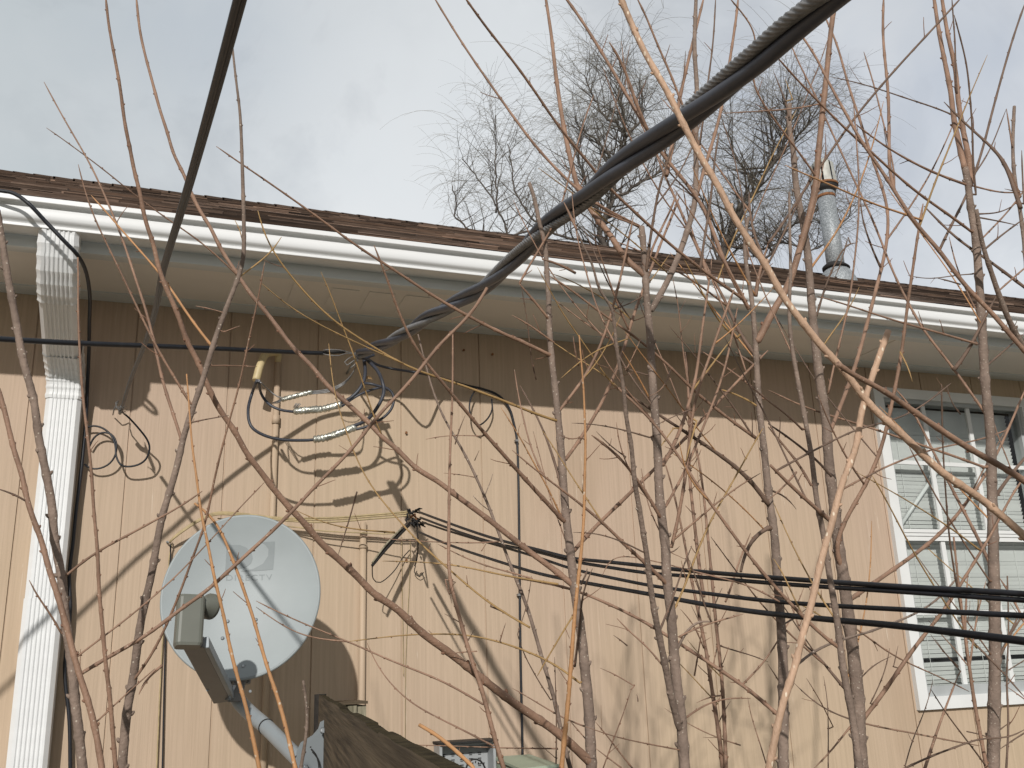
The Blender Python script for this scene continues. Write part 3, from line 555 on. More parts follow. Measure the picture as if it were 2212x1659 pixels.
tag(obj('hanging_strings', q.mesh('hanging_strings'), M['creamwire']), 'pair of thin painted strings hanging straight down the siding below the grips', 'string')
# nails
for i, (u, v) in enumerate(((1001, 757), (1063, 766), (877, 935), (877, 1130 + 80))):
    a = at(u, v, 3.296); q = MB(); q.tube([Vector((a.x, 0.001, a.z)), Vector((a.x, -0.008, a.z)), Vector((a.x, -0.010, a.z))], [.003, .003, .005], 8)
    tag(obj('nail', q.mesh('nail'), M['rust']), ['rusty nail high in the shaded siding below the eave', 'faint nail head right of the rusty one in the shaded siding', 'nail head in the sunlit siding right of the drip loops', 'nail head in the siding just left of the frayed grips'][i], 'nail', 'nails in the siding')

# ------------------------------------------------------------------ satellite dish
dish = empty('satellite_dish', 'grey oval satellite dish with printed mark on a bent mast', 'satellite dish')
DC = at(521, 1284, 2.79); dn = Vector((-0.20, -1.0, 0.17)).normalized()
du = Vector((0, 0, 1)).cross(-dn).normalized(); du = dn.cross(Vector((0, 0, 1))).normalized() * 1.0
if du.x < 0: du = -du
dv = du.cross(dn).normalized()
if dv.z < 0: dv = -dv
RA, RB, DEP = 0.209, 0.225, 0.034
def dp(x, y, off=0.0):                       # point of the dish face; x, y in metres
    rr = (x / RA) ** 2 + (y / RB) ** 2
    return DC + du * x + dv * y - dn * (DEP * (1 - rr)) + dn * off
q = MB(); nr, na = 18, 72
def disc(off, flip):
    b0 = len(q.v); q.v.append(tuple(dp(0, 0, off)))
    for i in range(1, nr + 1):
        for k in range(na):
            a = 2 * math.pi * k / na; q.v.append(tuple(dp(RA * i / nr * math.cos(a), RB * i / nr * math.sin(a), off)))
    for k in range(na):
        t_ = (b0, b0 + 1 + k, b0 + 1 + (k + 1) % na); q.f.append(t_[::-1] if flip else t_); q.sm.append(True); q.c.append(None)
        for i in range(1, nr):
            a0 = b0 + 1 + (i - 1) * na + k; a1 = b0 + 1 + (i - 1) * na + (k + 1) % na; t_ = (a0, a0 + na, a1 + na, a1); q.f.append(t_[::-1] if flip else t_); q.sm.append(True); q.c.append(None)
disc(0, False); disc(-0.003, True); refl = q.build('reflector', M['dish'], dish)
q = MB(); P = [dp(RA * 1.006 * math.cos(a), RB * 1.006 * math.sin(a), -0.006) for a in np.linspace(0, 2 * math.pi, 97)]
q.tube(P, 0.0052, 8, cap=False); q.build('rim', M['dish'], dish)
def inv(u, v):                               # picture point -> (x, y) on the dish face
    r = Vector(ray(u, v)); x = y = 0
    C = Vector(CAM); t_ = (DC - dn * DEP * 0.8 - C).dot(dn) / r.dot(dn); p = C + r * t_ - DC; return p.dot(du), p.dot(dv)
q = MB()
def patch(poly):                             # printed area lying 0.6 mm proud of the face, cut into small cells
    xs = [p[0] for p in poly]; ys = [p[1] for p in poly]
    for p in [0]: pass
    bm = bmesh.new(); vs = [bm.verts.new((x, y, 0)) for x, y in poly]; bm.faces.new(vs); bmesh.ops.triangulate(bm, faces=bm.faces[:])
    for _ in range(2): bmesh.ops.subdivide_edges(bm, edges=bm.edges[:], cuts=1, use_grid_fill=True)
    b0 = len(q.v); bm.verts.index_update()
    for v_ in bm.verts: q.v.append(tuple(dp(v_.co.x, v_.co.y, 0.0008)))
    for f in bm.faces: q.f.append(tuple(b0 + v_.index for v_ in f.verts)); q.sm.append(True); q.c.append(None)
    bm.free()
def cv(x, y): return inv(324 + x * .349, 1080 + y * .349)
patch([cv(*p) for p in ((478, 284), (560, 284), (600, 300), (628, 330), (636, 360), (625, 392), (592, 416), (545, 428), (466, 436))])
patch([cv(*p) for p in ((690, 268), (775, 266), (770, 350), (762, 432), (660, 438), (560, 441), (640, 425), (700, 395), (732, 350), (735, 310), (715, 284))])
q.build('printed_mark', M['dishmark'], refl)
tcv = bpy.data.curves.new('lettering', 'FONT'); tcv.body = 'DIRECTV'; tcv.size = 1.0; tcv.space_character = 1.15
to = bpy.data.objects.new('tmp', tcv); COL.objects.link(to); bpy.context.view_layer.update()
tm = bpy.data.meshes.new_from_object(to); bpy.data.objects.remove(to)
x0 = min(v_.co.x for v_ in tm.vertices); x1 = max(v_.co.x for v_ in tm.vertices); y1 = max(v_.co.y for v_ in tm.vertices)
aL = cv(470, 496); aR = cv(757, 494); aT = cv(470, 462)
for v_ in tm.vertices:
    fx_ = (v_.co.x - x0) / (x1 - x0); fy_ = v_.co.y / y1
    X = aL[0] + (aR[0] - aL[0]) * fx_ + (aT[0] - aL[0]) * fy_; Y = aL[1] + (aR[1] - aL[1]) * fx_ + (aT[1] - aL[1]) * fy_; v_.co = dp(X, Y, 0.0008)
obj('lettering', tm, M['dishmark'], refl)
for (x, y) in ((480, 750), (655, 740), (450, 858), (582, 1035)):
    X, Y = cv(x, y); q = MB(); c_ = dp(X, Y); q.tube([c_, c_ + dn * 0.002, c_ + dn * 0.004], [.0055, .005, .002], 10); q.build('bolt', M['galv'], dish)
# feed horn and arm
def rbox(mb, c, ax, ay, az, hx, hy, hz, bev=0.006):
    P = []; R = []; sec = []
    for (sx, sy) in ((1, 1), (-1, 1), (-1, -1), (1, -1)):
        for k in range(4):
            a = {(1, 1): 0, (-1, 1): 90, (-1, -1): 180, (1, -1): 270}[(sx, sy)] + 30 * k; a = math.radians(a)
            sec.append((sx * (hx - bev) + bev * math.cos(a), sy * (hy - bev) + bev * math.sin(a)))
    lv = [(-hz, 0.9), (-hz + bev * .6, 1.0), (hz - bev * .6, 1.0), (hz, 0.9)]; b0 = len(mb.v); n = len(sec)
    for z, s_ in lv: mb.v += [tuple(c + ax * (a * s_) + ay * (b_ * s_) + az * z) for a, b_ in sec]
    for i in range(3):
        for k in range(n): a0 = b0 + i * n + k; a1 = b0 + i * n + (k + 1) % n; mb.f.append((a0, a1, a1 + n, a0 + n)); mb.sm.append(False); mb.c.append(None)
    mb.f.append(tuple(b0 + k for k in range(n))[::-1]); mb.f.append(tuple(b0 + 3 * n + k for k in range(n))); mb.sm += [False] * 2; mb.c += [None] * 2
Lc = at(409, 1343, 2.42); up = Vector((0.02, 0.25, 1)).normalized(); rx = Vector((1, 0.12, 0)).normalized(); rx = (rx - up * rx.dot(up)).normalized(); ry = up.cross(rx)
feed = MB(); rbox(feed, Lc, rx, ry, up, 0.031, 0.022, 0.060, 0.011); fo = feed.build('feed_housing', M['lnb'], dish)
q = MB(); hc = at(430, 1306, 2.44); hd = (dp(-0.02, 0) - hc).normalized(); hd = Vector((0.75, 0.62, -0.1)).normalized(); q.tube([hc - hd * .01, hc + hd * .014, hc + hd * .030, hc + hd * .038], [.020, .021, .031, .031], 20); q.build('feed_horn', M['lnb'], fo)
q = MB(); q.tube([hc + hd * .0385, hc + hd * .041], [.029, .027], 20); q.build('horn_cover', M['framegrey'], fo)
A0 = at(408, 1392, 2.43); A1 = at(470, 1508, 2.80); ad = (A1 - A0).normalized(); asd = Vector((1, 0.1, 0)); asd = (asd - ad * asd.dot(ad)).normalized(); an_ = ad.cross(asd)
q = MB(); rbox(q, (A0 + A1) / 2 + asd * .012, asd, an_, ad, 0.0235, 0.013, (A1 - A0).length / 2 + .004, 0.003); ar = q.build('feed_arm', M['arm'], dish)
q = MB(); s0 = (A0 + A1) / 2 + asd * .0395; rbox(q, s0, asd, an_, ad, 0.0055, 0.0135, (A1 - A0).length / 2 - .002, 0.002); q.build('arm_flange', M['mast'], ar)
# mast, clamp, foot
q = MB(); mp_ = spline([tuple(at(507, 1478, 2.83)), tuple(at(514, 1510, 2.82)), tuple(at(538, 1538, 2.79)), tuple(at(575, 1570, 2.70)), tuple(at(615, 1610, 2.58)), tuple(at(662, 1657, 2.42)), tuple(at(690, 1686, 2.35))], 0.01)
q.tube(mp_, [0.0203 - 0.002 * i / len(mp_) for i in range(len(mp_))], 20); mo = q.build('mast', M['mast'], dish)
q = MB(); i0 = min(range(len(mp_)), key=lambda i: (Vector(mp_[i]) - at(577, 1572, 2.70)).length); p0 = Vector(mp_[i0]); d_ = (Vector(mp_[i0 + 1]) - p0).normalized(); q.tube([p0 - d_ * .002, p0 + d_ * .002], 0.0212, 20); q.build('mast_ring', M['dark'], mo)
q = MB(); p1 = at(650, 1645, 2.46); q.tube([p1 - d_ * .002, p1 + d_ * .002], 0.0212, 20); q.build('mast_ring', M['dark'], mo)
q = MB(); bc = at(512, 1488, 2.80); rbox(q, bc, Vector((1, 0, 0)), Vector((0, 1, 0)), Vector((.25, 0, 1)).normalized(), .017, .028, .034, .004); br = q.build('back_bracket', M['arm'], dish)
q = MB(); bc = at(498, 1496, 2.765); rbox(q, bc, Vector((1, .3, 0)).normalized(), Vector((-.3, 1, 0)).normalized(), Vector((.35, 0, 1)).normalized(), .004, .012, .020, .002); q.build('bracket_ear', M['galv'], br)
bk = dp(0.02, -0.05) - dn * 0.02; q = MB(); rbox(q, (bk + at(512, 1478, 2.81)) / 2, du, dn, (bk - at(512, 1478, 2.81)).normalized(), .035, .012, (bk - at(512, 1478, 2.81)).length / 2, .005); q.build('back_rib', M['arm'], dish)
for (u, v, dd) in ((540, 1493, 2.77), (461, 1498, 2.76), (448, 1490, 2.70)):
    q = MB(); c_ = at(u, v, dd); q.tube([c_, c_ + Vector((0.0, -.006, 0))], .004, 6); q.build('bolt', M['galv'], dish)
ft = MB(); pts_ = [(641, 1623), (650, 1604), (676, 1588), (688, 1574), (692, 1560), (700, 1556), (706, 1572), (710, 1590), (708, 1700), (640, 1700)]
F3 = [at(u, v, 2.33 + (u - 640) * .0004) for u, v in pts_]; nb = Vector((0, .004, 0)); b0 = len(ft.v)
ft.v += [tuple(p) for p in F3] + [tuple(p + nb) for p in F3]; n0 = len(F3); ft.f.append(tuple(range(b0, b0 + n0))[::-1]); ft.f.append(tuple(range(b0 + n0, b0 + 2 * n0))); ft.f += [(b0 + i, b0 + (i + 1) % n0, b0 + n0 + (i + 1) % n0, b0 + n0 + i) for i in range(n0)]; ft.sm += [False] * (n0 + 2); ft.c += [None] * (n0 + 2)
fo2 = ft.build('mast_foot', M['mast'], dish)
q = MB(); wire(q, [(672, 1618, 2.329), (682, 1630, 2.329), (688, 1648, 2.329), (690, 1680, 2.329)], 0.0018, 5); q.build('slot', M['dark'], fo2)
for u, v in ((698, 1578), (660, 1659)): q = MB(); c_ = at(u, v, 2.33); q.tube([c_, c_ + Vector((0, -.004, 0)), c_ + Vector((0, -.006, 0))], [.008, .0055, .005], 6); q.build('bolt', M['galv'], fo2)
q = MB(); q.tube([at(671, 1614, 2.3295), at(671, 1614, 2.328)], .002, 8); q.build('bolt_hole', M['dark'], fo2)

# ------------------------------------------------------------------ fence board, post, boxes
fen = empty('wooden_fence', 'dark weathered fence board running from the wall toward the camera', 'fence')
A = Vector((0.438, -0.585, 1.540)); B = Vector((0.166, -2.75, 1.540)); dr = (B - A).normalized(); sd = Vector((-dr.y, dr.x, 0))
if sd.x < 0: sd = -sd
te = MB(); q = MB(); rr = random.Random(5); n = 420; top = []; 
for i in range(n + 1):
    s_ = i / n; p = A + (B - A) * s_
    rag = 0.0007 * math.sin(i * .05) + 0.0005 * math.sin(i * .17) * math.sin(i * .023) + rr.uniform(-.00015, .00015) - (0.004 * math.sin((i - 190) / 45 * math.pi) if 190 < i < 235 else 0) - (0.0022 if 300 < i < 330 else 0)
    top.append((p, rag * min(1, (i + 2) / 8)))
for i in range(n):
    (p, r0), (p2, r1) = top[i], top[i + 1]
    a0 = p + Vector((0, 0, r0)); a1 = p2 + Vector((0, 0, r1)); w0, w1 = sd * .014, sd * .014
    f0 = p + Vector((0, 0, -.004 + r0 * .3)) - sd * .0006; f1 = p2 + Vector((0, 0, -.004 + r0 * .3)) - sd * .0006
    te.quad(a0, a1, a1 + w1, a0 + w0); q.quad(f0, f1, a1, a0); q.quad(p - Vector((0, 0, .30)), p2 - Vector((0, 0, .30)), f1, f0); q.quad(a0 + w0, a1 + w1, p2 + w1 - Vector((0, 0, .30)), p + w0 - Vector((0, 0, .30)))
q.quad(A + Vector((0, 0, top[0][1])), A - Vector((0, 0, .3)), A - Vector((0, 0, .3)) + sd * .014, A + Vector((0, 0, top[0][1])) + sd * .014)
q.quad(B, B - Vector((0, 0, .3)), B - Vector((0, 0, .3)) + sd * .014, B + sd * .014)
tb = q.build('top_board', M['oldwood'], fen); te.build('worn_edge', M['edge'], tb)
q = MB(); e1 = A - dr * .022 - sd * .004; q.tube([e1 + Vector((0, 0, .002)) + sd * .008, e1 + sd * .008 - Vector((0, 0, 1.535))], 0.016, 4); q.build('end_trim', M['oldwood_dark'], fen)
for s_ in (0.35, 0.72):
    p = A + (B - A) * s_ + sd * .06; q = MB(); q.box((p.x - .04, p.y - .04, 0), (p.x + .04, p.y + .04, 1.45)); q.build('post', M['oldwood_dark'], fen)
for k in range(18):
    p = A + (B - A) * ((k + .5) / 18); q = MB(); h_ = 1.235 - rr.uniform(0, .01); c0 = p - dr * .058; c1 = p + dr * .058; t2 = sd * .016
    q.quad(c0 + Vector((0, 0, h_ - 1.54)), c1 + Vector((0, 0, h_ - 1.54)), c1 - Vector((0, 0, 1.5)), c0 - Vector((0, 0, 1.5))); q.quad(c0 + t2 + Vector((0, 0, h_ - 1.54)), c0 + t2 - Vector((0, 0, 1.5)), c1 + t2 - Vector((0, 0, 1.5)), c1 + t2 + Vector((0, 0, h_ - 1.54))); q.build('picket', M['oldwood'], fen)
pst = empty('wall_post', 'short mossy grey post of three boards standing between the siding and the fence board', 'post')
za = at(760, 1522, 3.08).z
for k, (u0, u1) in enumerate(((727, 749), (750, 771), (772, 792))):
    a, b2 = at(u0, 1522, 3.08), at(u1, 1522, 3.08); q = MB(); q.box((a.x + .001, -0.22 - .006 * (k % 2), 0), (b2.x - .001, -0.09, za - .002 * k)); q.build('board', M['oldpost'], pst)
q = MB(); a, b2 = at(722, 1520, 3.07), at(794, 1520, 3.07); q.box((a.x, -.235, za + .001), (b2.x, -.08, za + .009)); q.build('cap_board', M['oldwood'], pst)
bx = empty('terminal_box', 'open grey terminal box with slotted backplate low on the siding', 'box')
a = at(951, 1614, 3.22); b2 = at(1072, 1614, 3.22); x0, x1, zt = a.x, b2.x, a.z + .004
q = MB(); q.box((x0, -.012, zt - .28), (x1, -.002, zt)); bp_ = q.build('backplate', M['pvc'], bx)
q = MB(); rbox(q, Vector((x0 + .004, -.04, zt - .14)), Vector((1, 0, 0)), Vector((0, 1, 0)), Vector((0, 0, 1)), .005, .035, .14, .002); rbox(q, Vector((x1 - .004, -.04, zt - .14)), Vector((1, 0, 0)), Vector((0, 1, 0)), Vector((0, 0, 1)), .005, .035, .14, .002); q.box((x0 + .010, -.075, zt - .004), (x1 - .010, -.0125, zt + .002)); q.build('rim', M['pvc'], bx)
q = MB()
for r in range(6):
    for cc in range(5):
        xx = x0 + .025 + cc * (x1 - x0 - .05) / 4.6; zz = zt - .035 - r * .018
        q.box((xx, -.0145, zz), (xx + .012, -.0122, zz + .0025)); q.box((xx + .001, -.0145, zz - .005), (xx + .011, -.0122, zz - .003))
q.build('slots', M['dark'], bp_)
q = MB(); q.box((x0 - .004, -.092, zt + .004), (x1 + .004, -.0, zt + .010)); q.build('lid', M['dark'], bx)
q = MB(); wire(q, [(1006, 1668, 3.2), (1010, 1650, 3.2), (1022, 1640, 3.2), (1038, 1644, 3.2), (1048, 1660, 3.2), (1052, 1690, 3.2)], .003, 6)
for k in range(6): c_ = at(1015 + k * 6, 1648 + 3 * (k % 2), 3.2); q.tube([c_, c_ + Vector((0, -.004, .006))], .002, 5)
q.build('box_wire', M['dark'], bx)
gx = empty('green_cabinet', 'pale green cabinet top at the bottom edge below the thin black cable', 'cabinet')
a, b2 = at(1126, 1658, 3.0), at(1208, 1650, 3.0); q = MB(); q.box((a.x, -.30, .1), (b2.x, -.06, b2.z - .010)); q.build('body', M['green'], gx)
q = MB(); q.v += [(a.x - .006, -.31, b2.z - .012), (b2.x + .006, -.31, b2.z - .009), (b2.x + .006, -.05, b2.z + .004), (a.x - .006, -.05, b2.z + .004), (a.x - .006, -.31, b2.z - .004), (b2.x - .004, -.31, b2.z + .0), (b2.x - .004, -.05, b2.z + .012), (a.x - .006, -.05, b2.z + .012)]
q.f += [(0, 3, 2, 1), (4, 5, 6, 7), (0, 1, 5, 4), (1, 2, 6, 5), (2, 3, 7, 6), (3, 0, 4, 7)]; q.sm += [False] * 6; q.c += [None] * 6; q.build('lid', M['green'], gx)
# dead leaf caught on the wires
q = MB(); c_ = at(795, 822, 3.02); ns_ = 9; L_ = 0.034
for i in range(ns_):
    def lp(j, s_): t_ = j / ns_; wdt = .0065 * math.sin(math.pi * min(1, t_ * 1.02)) ** .8; return c_ + Vector((-L_ / 2 + L_ * t_, -.004 * math.sin(t_ * 5), .010 * math.sin(t_ * 2.6) + s_ * wdt * .8)) + Vector((0, -abs(s_) * wdt * .7, 0))
    q.quad(lp(i, 0), lp(i + 1, 0), lp(i + 1, 1), lp(i, 1)); q.quad(lp(i, -1), lp(i + 1, -1), lp(i + 1, 0), lp(i, 0))
tag(obj('dead_leaf', q.mesh('dead_leaf'), M['leaf']), 'curled brown leaf caught on the drip loops', 'leaf')
